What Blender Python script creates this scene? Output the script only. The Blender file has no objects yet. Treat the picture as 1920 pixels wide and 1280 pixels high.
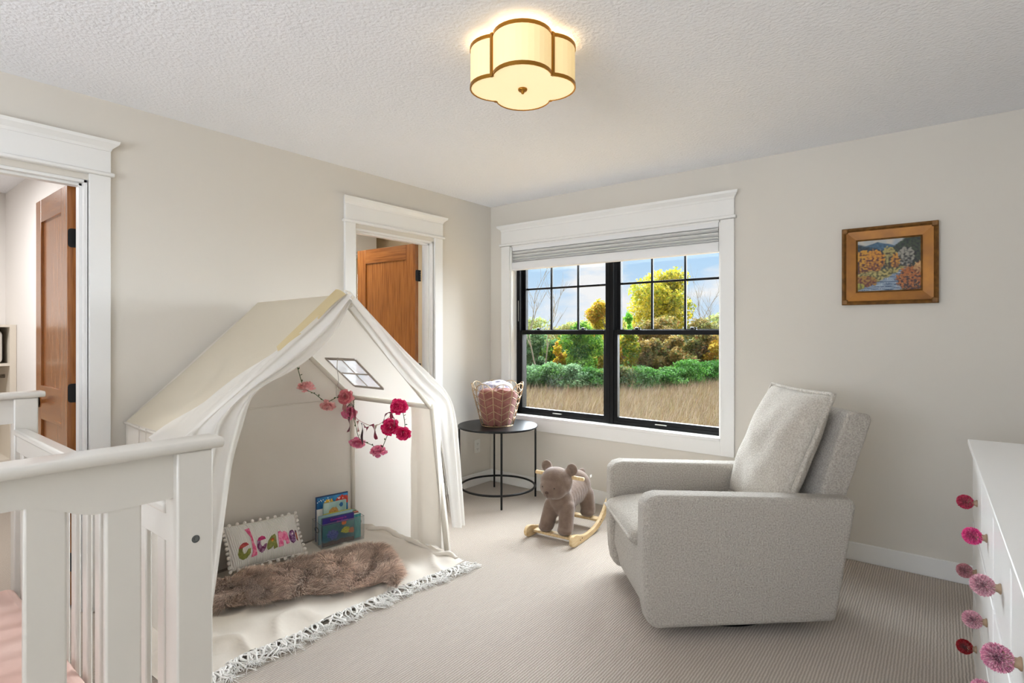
import bpy, bmesh, math, random
import numpy as np
from mathutils import Vector, Matrix, noise as mnoise

scene = bpy.context.scene
C = scene.collection
PI = math.pi
random.seed(7)
rng = np.random.default_rng(7)

# ------------------------------------------------------------------ camera
cam_data = bpy.data.cameras.new('camera')
cam_data.sensor_width = 36.0
cam_data.lens = 19.2
cam_data.shift_y = -16.5 / 1920.0
cam_data.clip_start = 0.02
cam_data.clip_end = 400
cam = bpy.data.objects.new('camera', cam_data)
C.objects.link(cam)
cam.location = (0, 0, 1.32)
cam.rotation_euler = (PI / 2, 0, math.radians(38.14))
scene.camera = cam

# ------------------------------------------------------------------ world (day sky with soft clouds)
world = bpy.data.worlds.new('sky')
scene.world = world
world.use_nodes = True
wn = world.node_tree
wn.nodes.clear()
w_out = wn.nodes.new('ShaderNodeOutputWorld')
w_bg = wn.nodes.new('ShaderNodeBackground')
w_tc = wn.nodes.new('ShaderNodeTexCoord')
w_sep = wn.nodes.new('ShaderNodeSeparateXYZ')
w_ramp = wn.nodes.new('ShaderNodeValToRGB')
w_map = wn.nodes.new('ShaderNodeMapping')
w_noise = wn.nodes.new('ShaderNodeTexNoise')
w_cr = wn.nodes.new('ShaderNodeValToRGB')
w_mix = wn.nodes.new('ShaderNodeMixRGB')
w_ramp.color_ramp.elements[0].position = 0.0
w_ramp.color_ramp.elements[0].color = (0.72, 0.84, 0.98, 1)
w_ramp.color_ramp.elements[1].position = 0.45
w_ramp.color_ramp.elements[1].color = (0.30, 0.52, 0.92, 1)
w_e = w_ramp.color_ramp.elements.new(0.12)
w_e.color = (0.50, 0.73, 0.98, 1)
w_map.inputs['Scale'].default_value = (1.0, 1.0, 2.6)
w_map.inputs['Location'].default_value = (0.35, 0.1, 0.2)
w_noise.inputs['Scale'].default_value = 5.5
w_noise.inputs['Detail'].default_value = 7
w_noise.inputs['Roughness'].default_value = 0.55
w_cr.color_ramp.elements[0].position = 0.47
w_cr.color_ramp.elements[0].color = (0, 0, 0, 1)
w_cr.color_ramp.elements[1].position = 0.62
w_cr.color_ramp.elements[1].color = (1, 1, 1, 1)
w_mix.inputs['Color2'].default_value = (0.95, 0.95, 0.97, 1)
wn.links.new(w_tc.outputs['Generated'], w_sep.inputs[0])
wn.links.new(w_sep.outputs['Z'], w_ramp.inputs[0])
wn.links.new(w_tc.outputs['Generated'], w_map.inputs['Vector'])
wn.links.new(w_map.outputs[0], w_noise.inputs['Vector'])
wn.links.new(w_noise.outputs[0], w_cr.inputs[0])
wn.links.new(w_cr.outputs[0], w_mix.inputs['Fac'])
wn.links.new(w_ramp.outputs[0], w_mix.inputs['Color1'])
wn.links.new(w_mix.outputs[0], w_bg.inputs['Color'])
wn.links.new(w_bg.outputs[0], w_out.inputs[0])
w_bg.inputs['Strength'].default_value = 1.0

# ------------------------------------------------------------------ sun (hazy, soft) through the window wall
sun_data = bpy.data.lights.new('sun', 'SUN')
sun_data.energy = 62.0
sun_data.angle = math.radians(118)
sun_data.color = (0.87, 0.935, 1.0)
sun = bpy.data.objects.new('sun', sun_data)
C.objects.link(sun)
sun.location = (-6, 12, 8)
sun.rotation_euler = Vector((0.40, -0.87, -0.31)).to_track_quat('-Z', 'Y').to_euler()

# added soft fill light, set at an invented window behind the camera
def area_light(name, loc, direction, sx, sy, power, col=(1, 1, 1)):
    d = bpy.data.lights.new(name, 'AREA')
    d.shape = 'RECTANGLE'
    d.size = sx
    d.size_y = sy
    d.energy = power
    d.color = col
    o = bpy.data.objects.new(name, d)
    C.objects.link(o)
    o.location = loc
    o.rotation_euler = Vector(direction).to_track_quat('-Z', 'Y').to_euler()
    return o
area_light('added_fill_light', (-1.05, -2.50, 1.50), (0.36, 0.68, 1.0), 2.6, 1.3, 134, (0.86, 0.92, 1.0))  # added fill, aimed upward to bounce off the ceiling
area_light('bathroom_ceiling_light', (-4.1, 2.4, 2.38), (0, 0, -1), 0.5, 0.5, 14, (1.0, 0.93, 0.82))
area_light('closet_ceiling_light', (-4.6, 0.0, 2.40), (0, 0, -1), 0.5, 0.5, 34, (0.98, 0.97, 0.97))

# ------------------------------------------------------------------ colour management
vs = scene.view_settings
vs.view_transform = 'Standard'
vs.look = 'None'
vs.gamma = 1.0
vs.use_curve_mapping = False
vs.exposure = 0.0

# ================================================================== helpers
def lin(c):
    if isinstance(c, str):
        c = c.lstrip('#')
        c = [int(c[i:i + 2], 16) / 255 for i in (0, 2, 4)]
    return tuple((x / 12.92 if x <= 0.04045 else ((x + 0.055) / 1.055) ** 2.4) for x in c)

MATS = {}
def mat(name, col, rough=0.6, metal=0.0, var=None, bump=None, sheen=0.0, emit=None, estr=1.0,
        stretch=None, kind='noise', spec=0.5, coat=0.0, attr=False, transl=0.0, alpha=1.0, detail=4, rot=None):
    """procedural principled material. var=(colour2, scale[,contrast]) ; bump=(scale, strength, distance)"""
    if name in MATS:
        return MATS[name]
    m = bpy.data.materials.new(name)
    m.use_nodes = True
    nt = m.node_tree
    b = nt.nodes['Principled BSDF']
    out = nt.nodes['Material Output']
    c1 = lin(col) + (1,)
    b.inputs['Base Color'].default_value = c1
    b.inputs['Roughness'].default_value = rough
    b.inputs['Metallic'].default_value = metal
    b.inputs['Specular IOR Level'].default_value = spec
    if coat:
        b.inputs['Coat Weight'].default_value = coat
        b.inputs['Coat Roughness'].default_value = 0.12
    if sheen:
        b.inputs['Sheen Weight'].default_value = sheen
        b.inputs['Sheen Roughness'].default_value = 0.5
    vec = None
    if var or bump:
        tc = nt.nodes.new('ShaderNodeTexCoord')
        mp = nt.nodes.new('ShaderNodeMapping')
        nt.links.new(tc.outputs['Object'], mp.inputs[0])
        if stretch:
            mp.inputs['Scale'].default_value = stretch
        if rot:
            mp.inputs['Rotation'].default_value = rot
        vec = mp.outputs[0]
    base = None
    if attr:
        at = nt.nodes.new('ShaderNodeAttribute')
        at.attribute_name = 'Col'
        base = at.outputs['Color']
    if var:
        n = nt.nodes.new('ShaderNodeTexNoise')
        n.inputs['Scale'].default_value = var[1]
        n.inputs['Detail'].default_value = detail
        nt.links.new(vec, n.inputs['Vector'])
        r = nt.nodes.new('ShaderNodeValToRGB')
        k = var[2] if len(var) > 2 else 0.2
        r.color_ramp.elements[0].position = 0.5 - k
        r.color_ramp.elements[1].position = 0.5 + k
        r.color_ramp.elements[0].color = c1
        r.color_ramp.elements[1].color = lin(var[0]) + (1,)
        nt.links.new(n.outputs[0], r.inputs[0])
        base = r.outputs[0]
    if base is not None:
        nt.links.new(base, b.inputs['Base Color'])
    if bump:
        if kind == 'wave':
            n = nt.nodes.new('ShaderNodeTexWave')
            n.inputs['Scale'].default_value = bump[0]
            n.inputs['Distortion'].default_value = 1.2
            n.inputs['Detail'].default_value = 2
            n.inputs['Detail Scale'].default_value = 2
            h = n.outputs['Fac']
        elif kind == 'voronoi':
            n = nt.nodes.new('ShaderNodeTexVoronoi')
            n.inputs['Scale'].default_value = bump[0]
            h = n.outputs['Distance']
        else:
            n = nt.nodes.new('ShaderNodeTexNoise')
            n.inputs['Scale'].default_value = bump[0]
            n.inputs['Detail'].default_value = detail
            h = n.outputs[0]
        nt.links.new(vec, n.inputs['Vector'])
        bp = nt.nodes.new('ShaderNodeBump')
        bp.inputs['Strength'].default_value = bump[1]
        bp.inputs['Distance'].default_value = bump[2]
        nt.links.new(h, bp.inputs['Height'])
        nt.links.new(bp.outputs[0], b.inputs['Normal'])
    if emit:
        b.inputs['Emission Color'].default_value = lin(emit) + (1,)
        b.inputs['Emission Strength'].default_value = estr
    surf = b.outputs[0]
    if transl > 0:
        t = nt.nodes.new('ShaderNodeBsdfTranslucent')
        t.inputs['Color'].default_value = c1
        if base is not None:
            nt.links.new(base, t.inputs['Color'])
        mx = nt.nodes.new('ShaderNodeMixShader')
        mx.inputs[0].default_value = transl
        nt.links.new(surf, mx.inputs[1])
        nt.links.new(t.outputs[0], mx.inputs[2])
        surf = mx.outputs[0]
    if alpha < 1:
        t = nt.nodes.new('ShaderNodeBsdfTransparent')
        mx = nt.nodes.new('ShaderNodeMixShader')
        mx.inputs[0].default_value = alpha
        nt.links.new(t.outputs[0], mx.inputs[1])
        nt.links.new(surf, mx.inputs[2])
        surf = mx.outputs[0]
    nt.links.new(surf, out.inputs[0])
    MATS[name] = m
    return m

def glass_mat(name, tint=(0.97, 0.98, 0.98), gloss=0.05, rough=0.02):
    m = bpy.data.materials.new(name)
    m.use_nodes = True
    nt = m.node_tree
    nt.nodes.clear()
    o = nt.nodes.new('ShaderNodeOutputMaterial')
    t = nt.nodes.new('ShaderNodeBsdfTransparent')
    t.inputs[0].default_value = tint + (1,)
    g = nt.nodes.new('ShaderNodeBsdfGlossy')
    g.inputs['Roughness'].default_value = rough
    x = nt.nodes.new('ShaderNodeMixShader')
    x.inputs[0].default_value = gloss
    nt.links.new(t.outputs[0], x.inputs[1])
    nt.links.new(g.outputs[0], x.inputs[2])
    nt.links.new(x.outputs[0], o.inputs[0])
    MATS[name] = m
    return m

class MB:
    """collects geometry for ONE mesh"""
    def __init__(s):
        s.v = []; s.f = []; s.c = []
    def add(s, vs_, fs_, M=None, col=None):
        k = len(s.v)
        if M is not None:
            vs_ = [M @ Vector(p) for p in vs_]
        s.v += [tuple(p) for p in vs_]
        s.f += [tuple(i + k for i in f) for f in fs_]
        if col is not None:
            s.c += [tuple(col)] * len(fs_)
        return s
    def box(s, x0, x1, y0, y1, z0, z1, M=None, col=None):
        vs_ = [(x0, y0, z0), (x1, y0, z0), (x1, y1, z0), (x0, y1, z0), (x0, y0, z1), (x1, y0, z1), (x1, y1, z1), (x0, y1, z1)]
        fs_ = [(3, 2, 1, 0), (4, 5, 6, 7), (0, 1, 5, 4), (1, 2, 6, 5), (2, 3, 7, 6), (3, 0, 4, 7)]
        return s.add(vs_, fs_, M, col)
    def prism(s, poly, a, b, axis='x', M=None, col=None):
        """extrude a 2D polygon along axis from a to b; poly is in the other two axes in order"""
        n = len(poly)
        def P(t, p):
            return {'x': (t, p[0], p[1]), 'y': (p[0], t, p[1]), 'z': (p[0], p[1], t)}[axis]
        vs_ = [P(a, p) for p in poly] + [P(b, p) for p in poly]
        fs_ = [tuple(range(n))[::-1], tuple(range(n, 2 * n))] + [(i, (i + 1) % n, n + (i + 1) % n, n + i) for i in range(n)]
        return s.add(vs_, fs_, M, col)
    def tube(s, path, r, n=8, closed=False, M=None, col=None, flat=1.0):
        path = [Vector(p) for p in path]
        m = len(path)
        rs = r if isinstance(r, (list, tuple)) else [r] * m
        vs_ = []; fs_ = []
        prev = None
        for i, p in enumerate(path):
            if closed:
                t = path[(i + 1) % m] - path[i - 1]
            else:
                t = path[min(i + 1, m - 1)] - path[max(i - 1, 0)]
            if t.length < 1e-9:
                t = Vector((0, 0, 1))
            t.normalize()
            if prev is None:
                u = t.orthogonal().normalized()
            else:
                u = prev - t * prev.dot(t)
                u = u.normalized() if u.length > 1e-6 else t.orthogonal().normalized()
            prev = u
            w = t.cross(u)
            for k in range(n):
                a = 2 * PI * k / n
                vs_.append(p + (u * math.cos(a) + w * math.sin(a) * flat) * rs[i])
        R_ = m if closed else m - 1
        for i in range(R_):
            j = (i + 1) % m
            for k in range(n):
                l = (k + 1) % n
                fs_.append((i * n + k, i * n + l, j * n + l, j * n + k))
        if not closed:
            fs_.append(tuple(range(n))[::-1])
            fs_.append(tuple((m - 1) * n + k for k in range(n)))
        return s.add(vs_, fs_, M, col)
    def lathe(s, prof, n=24, M=None, col=None):
        vs_ = []; fs_ = []
        m = len(prof)
        for (r, z) in prof:
            for k in range(n):
                a = 2 * PI * k / n
                vs_.append((r * math.cos(a), r * math.sin(a), z))
        for i in range(m - 1):
            for k in range(n):
                l = (k + 1) % n
                fs_.append((i * n + k, i * n + l, (i + 1) * n + l, (i + 1) * n + k))
        if prof[0][0] > 1e-6:
            fs_.append(tuple(range(n))[::-1])
        if prof[-1][0] > 1e-6:
            fs_.append(tuple((m - 1) * n + k for k in range(n)))
        return s.add(vs_, fs_, M, col)
    def sphere(s, c, r, nu=16, nv=10, M=None, col=None):
        if not isinstance(r, (tuple, list)):
            r = (r, r, r)
        vs_ = []; fs_ = []
        for i in range(nv + 1):
            t = PI * i / nv
            for k in range(nu):
                a = 2 * PI * k / nu
                vs_.append((c[0] + r[0] * math.sin(t) * math.cos(a), c[1] + r[1] * math.sin(t) * math.sin(a), c[2] + r[2] * math.cos(t)))
        for i in range(nv):
            for k in range(nu):
                l = (k + 1) % nu
                fs_.append(((i + 1) * nu + k, (i + 1) * nu + l, i * nu + l, i * nu + k))
        return s.add(vs_, fs_, M, col)
    def grid(s, fn, nu, nv, closeu=False, col=None):
        k0 = len(s.v)
        for j in range(nv + 1):
            for i in range(nu + (0 if closeu else 1)):
                s.v.append(tuple(fn(i / nu, j / nv)))
        w = nu if closeu else nu + 1
        for j in range(nv):
            for i in range(nu):
                a = k0 + j * w + i
                b = k0 + j * w + (i + 1) % w
                f = (a, b, b + w, a + w)
                s.f.append(f)
                if col is not None:
                    s.c.append(tuple(col(i / nu, j / nv)) if callable(col) else tuple(col))
        return s

def link(name, me, m, parent=None):
    o = bpy.data.objects.new(name, me)
    C.objects.link(o)
    if m is not None and not me.materials:
        me.materials.append(m if not isinstance(m, str) else MATS[m])
    if parent is not None:
        o.parent = parent
    return o

ROOTM = {}
def root_matrix(o):
    while o.parent is not None:
        o = o.parent
    return ROOTM.get(o.name, Matrix.Identity(4))

def make(name, mb, m, parent=None, smooth=False, bevel=0, seg=2, sub=0, world=True, merge=False, solid=0):
    """one mesh object; vertices given in world space (world=True) or in the thing's own space"""
    me = bpy.data.meshes.new(name)
    vs_ = mb.v
    if parent is not None and world:
        inv = root_matrix(parent).inverted()
        vs_ = [tuple(inv @ Vector(p)) for p in vs_]
    me.from_pydata(vs_, [], mb.f)
    if mb.c:
        ca = me.color_attributes.new('Col', 'FLOAT_COLOR', 'CORNER')
        cols = []
        for p, c in zip(me.polygons, mb.c):
            cols += list(c[:3]) * 0 or []
            for _ in range(p.loop_total):
                cols += [c[0], c[1], c[2], 1.0]
        ca.data.foreach_set('color', cols)
    bm = bmesh.new(); bm.from_mesh(me)
    if merge:
        bmesh.ops.remove_doubles(bm, verts=bm.verts, dist=1e-5)
    bmesh.ops.recalc_face_normals(bm, faces=bm.faces)
    bm.to_mesh(me); bm.free()
    if smooth:
        me.shade_smooth()
    o = link(name, me, m, parent)
    if bevel:
        b = o.modifiers.new('bevel', 'BEVEL')
        b.width = bevel; b.segments = seg; b.limit_method = 'ANGLE'; b.angle_limit = math.radians(35)
        if smooth is None or True:
            me.shade_smooth()
            try:
                me.set_sharp_from_angle(angle=math.radians(40))
            except Exception:
                pass
            b.harden_normals = False
    if solid:
        sm = o.modifiers.new('solid', 'SOLIDIFY'); sm.thickness = solid; sm.offset = 0
    if sub:
        sb = o.modifiers.new('sub', 'SUBSURF'); sb.levels = sub; sb.render_levels = sub
    return o

def thing(name, label, cat, loc=(0, 0, 0), rotz=0.0, group=None, kind=None):
    o = bpy.data.objects.new(name, None)
    o.empty_display_size = 0.1
    C.objects.link(o)
    o.location = loc
    o.rotation_euler = (0, 0, rotz)
    ROOTM[o.name] = Matrix.Translation(Vector(loc)) @ Matrix.Rotation(rotz, 4, 'Z')
    tag(o, label, cat, group, kind)
    return o

def tag(o, label=None, cat=None, group=None, kind=None):
    if label: o['label'] = label
    if cat: o['category'] = cat
    if group: o['group'] = group
    if kind: o['kind'] = kind
    return o

def struct(name, label=None, loc=(0, 0, 0)):
    o = bpy.data.objects.new(name, None)
    o.empty_display_size = 0.1
    C.objects.link(o)
    o.location = loc
    ROOTM[o.name] = Matrix.Translation(Vector(loc))
    o['kind'] = 'structure'
    if label: o['label'] = label
    return o

def smesh(name, mb, m, label=None, **kw):
    o = make(name, mb, m, None, **kw)
    o['kind'] = 'structure'
    if label: o['label'] = label
    return o

def np_mesh(name, verts, faces, m, parent=None, cols=None, world=True, smooth=False):
    """fast mesh: verts (N,3), faces (M,k); cols per vertex (N,3)"""
    me = bpy.data.meshes.new(name)
    verts = np.asarray(verts, dtype=np.float64)
    if parent is not None and world:
        inv = np.array(root_matrix(parent).inverted())
        verts = verts @ inv[:3, :3].T + inv[:3, 3]
    faces = np.asarray(faces, dtype=np.int32)
    n, k = faces.shape
    me.vertices.add(len(verts))
    me.vertices.foreach_set('co', verts.astype(np.float32).ravel())
    me.loops.add(n * k)
    me.loops.foreach_set('vertex_index', faces.ravel())
    me.polygons.add(n)
    me.polygons.foreach_set('loop_start', np.arange(0, n * k, k, dtype=np.int32))
    me.update(calc_edges=True)
    if cols is not None:
        ca = me.color_attributes.new('Col', 'FLOAT_COLOR', 'POINT')
        cc = np.ones((len(verts), 4), dtype=np.float32)
        cc[:, :3] = cols
        ca.data.foreach_set('color', cc.ravel())
    if smooth:
        me.shade_smooth()
    me.validate()
    return link(name, me, m, parent)

def unit(a):
    return a / (np.linalg.norm(a, axis=1, keepdims=True) + 1e-9)

def strands(base, direc, length, width, bend=None, segs=2):
    """tapered flat hairs; returns verts, faces(tri). base,direc (N,3), length,width (N,)"""
    n = len(base)
    d = unit(direc)
    ref = rng.normal(size=(n, 3))
    side = unit(np.cross(d, ref))
    length = np.broadcast_to(length, (n,))[:, None]
    width = np.broadcast_to(width, (n,))[:, None]
    bend = np.zeros((n, 3)) if bend is None else bend
    a = base - side * width / 2
    b = base + side * width / 2
    mid = base + d * length * 0.55 + bend * length * 0.3
    c_ = mid - side * width * 0.38
    d_ = mid + side * width * 0.38
    tip = base + d * length * 0.95 + bend * length * 1.0
    V = np.stack([a, b, c_, d_, tip], 1).reshape(-1, 3)
    k = np.arange(n)[:, None] * 5
    F = np.concatenate([k + [0, 1, 3], k + [0, 3, 2], k + [2, 3, 4]], 0)
    return V, F

def bez(p0, p1, p2, p3, n=12):
    p0, p1, p2, p3 = map(Vector, (p0, p1, p2, p3))
    return [p0 * (1 - t) ** 3 + p1 * 3 * t * (1 - t) ** 2 + p2 * 3 * t * t * (1 - t) + p3 * t ** 3 for t in [i / n for i in range(n + 1)]]

def catmull(pts, n=6):
    pts = [Vector(p) for p in pts]
    out = []
    for i in range(len(pts) - 1):
        p0 = pts[max(i - 1, 0)]; p1 = pts[i]; p2 = pts[i + 1]; p3 = pts[min(i + 2, len(pts) - 1)]
        for k in range(n):
            t = k / n
            out.append(0.5 * ((2 * p1) + (p2 - p0) * t + (2 * p0 - 5 * p1 + 4 * p2 - p3) * t * t + (3 * p1 - p0 - 3 * p2 + p3) * t ** 3))
    out.append(pts[-1])
    return out

def nz(x, y, z=0.0):
    return mnoise.noise(Vector((x, y, z)))
# ================================================================== materials of the shell
M_wall = mat('wall_paint', '#dcd6cc', 0.75, bump=(220, 0.06, 0.002))
M_ceil = mat('ceiling_knockdown', '#f5f6fa', 0.85, bump=(70, 0.55, 0.010), detail=3)
M_trim = mat('white_trim_paint', '#eeedea', 0.38)
M_white = mat('white_satin_lacquer', '#efece6', 0.32)
M_oak = mat('honey_oak', '#a86a31', 0.26, var=('#80481c', 9, 0.2), bump=(30, 0.08, 0.002), stretch=(9, 9, 0.55), coat=0.35)
M_oakh = mat('honey_oak_rail', '#a86a31', 0.26, var=('#80481c', 9, 0.2), bump=(30, 0.08, 0.002), stretch=(0.55, 9, 9), coat=0.35)
M_black = mat('black_hardware', '#0b0b0c', 0.42, metal=0.2)
M_blackframe = mat('black_window_frame', '#09090a', 0.45, spec=0.2)
M_glass = glass_mat('window_glass', (0.98, 0.985, 0.98), 0.015, 0.0)
M_metal = mat('brushed_metal', '#b9b6b0', 0.35, metal=1.0)

# carpet: loop ribs running along the room
def carpet():
    m = bpy.data.materials.new('ribbed_carpet'); m.use_nodes = True
    nt = m.node_tree; b = nt.nodes['Principled BSDF']
    tc = nt.nodes.new('ShaderNodeTexCoord')
    wv = nt.nodes.new('ShaderNodeTexWave'); wv.wave_type = 'BANDS'; wv.bands_direction = 'X'
    wv.inputs['Scale'].default_value = 28.0
    wv.inputs['Distortion'].default_value = 1.6; wv.inputs['Detail'].default_value = 2.0; wv.inputs['Detail Scale'].default_value = 1.2
    n1 = nt.nodes.new('ShaderNodeTexNoise'); n1.inputs['Scale'].default_value = 150; n1.inputs['Detail'].default_value = 3
    n2 = nt.nodes.new('ShaderNodeTexNoise'); n2.inputs['Scale'].default_value = 2.2; n2.inputs['Detail'].default_value = 3
    ad = nt.nodes.new('ShaderNodeMath'); ad.operation = 'MULTIPLY_ADD'; ad.inputs[1].default_value = 0.9
    for n in (wv, n1, n2): nt.links.new(tc.outputs['Object'], n.inputs['Vector'])
    nt.links.new(n1.outputs[0], ad.inputs[0]); nt.links.new(wv.outputs['Fac'], ad.inputs[2])
    bp = nt.nodes.new('ShaderNodeBump'); bp.inputs['Strength'].default_value = 0.5; bp.inputs['Distance'].default_value = 0.005
    nt.links.new(ad.outputs[0], bp.inputs['Height']); nt.links.new(bp.outputs[0], b.inputs['Normal'])
    r = nt.nodes.new('ShaderNodeValToRGB')
    r.color_ramp.elements[0].position = 0.35; r.color_ramp.elements[0].color = lin('#a89c8f') + (1,)
    r.color_ramp.elements[1].position = 0.75; r.color_ramp.elements[1].color = lin('#c8bdb0') + (1,)
    mx = nt.nodes.new('ShaderNodeMath'); mx.operation = 'MULTIPLY_ADD'; mx.inputs[1].default_value = 0.5
    hf = nt.nodes.new('ShaderNodeMath'); hf.operation = 'MULTIPLY'; hf.inputs[1].default_value = 0.5
    nt.links.new(n1.outputs[0], hf.inputs[0])
    nt.links.new(wv.outputs['Fac'], mx.inputs[0]); nt.links.new(hf.outputs[0], mx.inputs[2])
    nt.links.new(mx.outputs[0], r.inputs[0]); nt.links.new(r.outputs[0], b.inputs['Base Color'])
    b.inputs['Roughness'].default_value = 0.95
    b.inputs['Sheen Weight'].default_value = 0.2
    b.inputs['Specular IOR Level'].default_value = 0.1
    MATS['ribbed_carpet'] = m
    return m
M_carpet = carpet()

XL, YW, XR, YF, H = -3.17, 3.73, 0.66, -2.60, 2.44
TL = 0.115      # left wall thickness
TW = 0.19       # window wall thickness

# floor also runs through the doorways
smesh('floor', MB().box(-6.1, XR, YF, YW, -0.05, 0.0), M_carpet, 'beige looped carpet with fine ribs')
smesh('ceiling', MB().box(-6.1, XR + 0.12, YF - 0.12, YW + TW, H, H + 0.1), M_ceil, 'white ceiling with knockdown texture')

D1a, D1b, D2a, D2b, DT = 0.02, 0.79, 2.285, 3.025, 2.04
w = MB()
w.box(XL - TL, XL, YF, D1a, 0, H); w.box(XL - TL, XL, D1a, D1b, DT, H); w.box(XL - TL, XL, D1b, D2a, 0, H)
w.box(XL - TL, XL, D2a, D2b, DT, H); w.box(XL - TL, XL, D2b, YW, 0, H)
smesh('wall_left', w, M_wall, 'warm beige wall with two doorways')
WXa, WXb, WZa, WZb = -2.945, -1.155, 0.605, 2.072
w = MB()
w.box(XL - TL, WXa, YW, YW + TW, 0, H); w.box(WXb, XR + 0.12, YW, YW + TW, 0, H)
w.box(WXa, WXb, YW, YW + TW, 0, WZa); w.box(WXa, WXb, YW, YW + TW, WZb, H)
smesh('wall_back', w, M_wall, 'warm beige wall with the window')
smesh('wall_right', MB().box(XR, XR + 0.12, YF, YW, 0, H), M_wall)
Va, Vb, Vz0, Vz1 = -2.40, 0.30, 0.78, 2.22
w = MB()
w.box(XL - TL, Va, YF - 0.12, YF, 0, H); w.box(Vb, XR + 0.12, YF - 0.12, YF, 0, H)
w.box(Va, Vb, YF - 0.12, YF, 0, Vz0); w.box(Va, Vb, YF - 0.12, YF, Vz1, H)
smesh('wall_front', w, M_wall)
# invented window behind the camera, made to go with the added fill light
w2 = struct('added_window', 'invented wide window for the fill light, opposite the meadow window', ((Va + Vb) / 2, YF, Vz0))
fr = MB()
fr.box(Va, Va + 0.05, YF - 0.1, YF - 0.03, Vz0, Vz1); fr.box(Vb - 0.05, Vb, YF - 0.1, YF - 0.03, Vz0, Vz1)
fr.box(Va + 0.05, Vb - 0.05, YF - 0.1, YF - 0.03, Vz0, Vz0 + 0.05); fr.box(Va + 0.05, Vb - 0.05, YF - 0.1, YF - 0.03, Vz1 - 0.05, Vz1)
fr.box((Va + Vb) / 2 - 0.03, (Va + Vb) / 2 + 0.03, YF - 0.1, YF - 0.03, Vz0 + 0.05, Vz1 - 0.05)
make('window_frame', fr, M_blackframe, w2)
for (a, b_) in ((Va + 0.05, (Va + Vb) / 2 - 0.03), ((Va + Vb) / 2 + 0.03, Vb - 0.05)):
    make('pane', MB().box(a, b_, YF - 0.07, YF - 0.064, Vz0 + 0.05, Vz1 - 0.05), M_glass, w2)

# rooms behind the doorways
M_wall2 = mat('closet_wall_paint', '#ece8e4', 0.75)
M_wall3 = mat('bathroom_wall_paint', '#e3d2b4', 0.75)
w = MB(); w.box(-6.0, XL - TL, 0.94, 1.04, 0, H); smesh('wall_closet_side', w, M_wall2)
w = MB(); w.box(-6.0, -5.92, -1.5, 0.94, 0, H); smesh('wall_closet_back', w, M_wall2)
w = MB(); w.box(-6.0, XL - TL, -1.5, -1.4, 0, H); smesh('wall_closet_front', w, M_wall2)
w = MB()
w.box(-4.9, -4.8, 1.04, 2.6, 0, H); w.box(-4.9, -4.8, 3.46, YW, 0, H); w.box(-4.9, -4.8, 2.6, 3.46, 0, 0.9); w.box(-4.9, -4.8, 2.6, 3.46, 2.02, H)
smesh('wall_bathroom_back', w, M_wall3)
w = MB(); w.box(-4.9, XL - TL, YW, YW + 0.1, 0, H); smesh('wall_bathroom_side', w, M_wall3)

# baseboards
def baseboard(name, segs):
    mb = MB()
    for s_ in segs: mb.box(*s_)
    return smesh(name, mb, M_trim, bevel=0.004)
BH = 0.105
baseboard('baseboard_left', [(XL, XL + 0.014, 0.9, 2.19, 0, BH), (XL, XL + 0.014, 3.12, YW, 0, BH), (XL, XL + 0.014, YF, -0.07, 0, BH)])
baseboard('baseboard_back', [(XL, XR, YW - 0.014, YW, 0, BH)])
baseboard('baseboard_right', [(XR - 0.014, XR, YF, YW, 0, BH)])

# ------------------------------------------------------------------ casings
def casing_left(name, ya, yb, label):
    """craftsman casing round a doorway in the left wall"""
    t = struct(name, label, (XL, ya, 0))
    cw = 0.088
    for (a, b_) in ((ya - cw, ya - 0.004), (yb + 0.004, yb + cw)):
        make('side_casing', MB().box(XL, XL + 0.019, a, b_, 0, DT + 0.03), M_trim, t, bevel=0.002)
    make('head_fillet', MB().box(XL, XL + 0.034, ya - cw - 0.014, yb + cw + 0.014, DT + 0.03, DT + 0.048), M_trim, t, bevel=0.005)
    make('head_board', MB().box(XL, XL + 0.021, ya - cw, yb + cw, DT + 0.048, DT + 0.152), M_trim, t, bevel=0.002)
    prof = [(XL, DT + 0.152), (XL + 0.021, DT + 0.152), (XL + 0.026, DT + 0.165), (XL + 0.048, DT + 0.186), (XL + 0.052, DT + 0.2), (XL, DT + 0.2)]
    mb = MB(); n = len(prof)
    o0, o1 = ya - cw, yb + cw
    vs_ = [(p[0], o0 - max(0, p[0] - XL - 0.021), p[1]) for p in prof] + [(p[0], o1 + max(0, p[0] - XL - 0.021), p[1]) for p in prof]
    mb.add(vs_, [tuple(range(n))[::-1], tuple(range(n, 2 * n))] + [(i, (i + 1) % n, n + (i + 1) % n, n + i) for i in range(n)])
    make('crown', mb, M_trim, t)
    jb = MB()
    jb.box(XL - TL, XL, ya - 0.004, ya + 0.014, 0, DT); jb.box(XL - TL, XL, yb - 0.014, yb + 0.004, 0, DT); jb.box(XL - TL, XL, ya, yb, DT - 0.014, DT + 0.002)
    make('jamb', jb, M_trim, t, bevel=0.001)
    sb_ = MB()
    sb_.box(XL - 0.075, XL - 0.03, ya + 0.014, ya + 0.026, 0, DT - 0.014); sb_.box(XL - 0.075, XL - 0.03, yb - 0.026, yb - 0.014, 0, DT - 0.014)
    sb_.box(XL - 0.075, XL - 0.03, ya + 0.014, yb - 0.014, DT - 0.026, DT - 0.014)
    make('door_stop', sb_, M_trim, t, bevel=0.001)
    return t
casing_left('trim_1', D1a, D1b, 'white craftsman casing around the closet doorway by the crib')
casing_left('trim_2', D2a, D2b, 'white craftsman casing around the doorway behind the tent')

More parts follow.
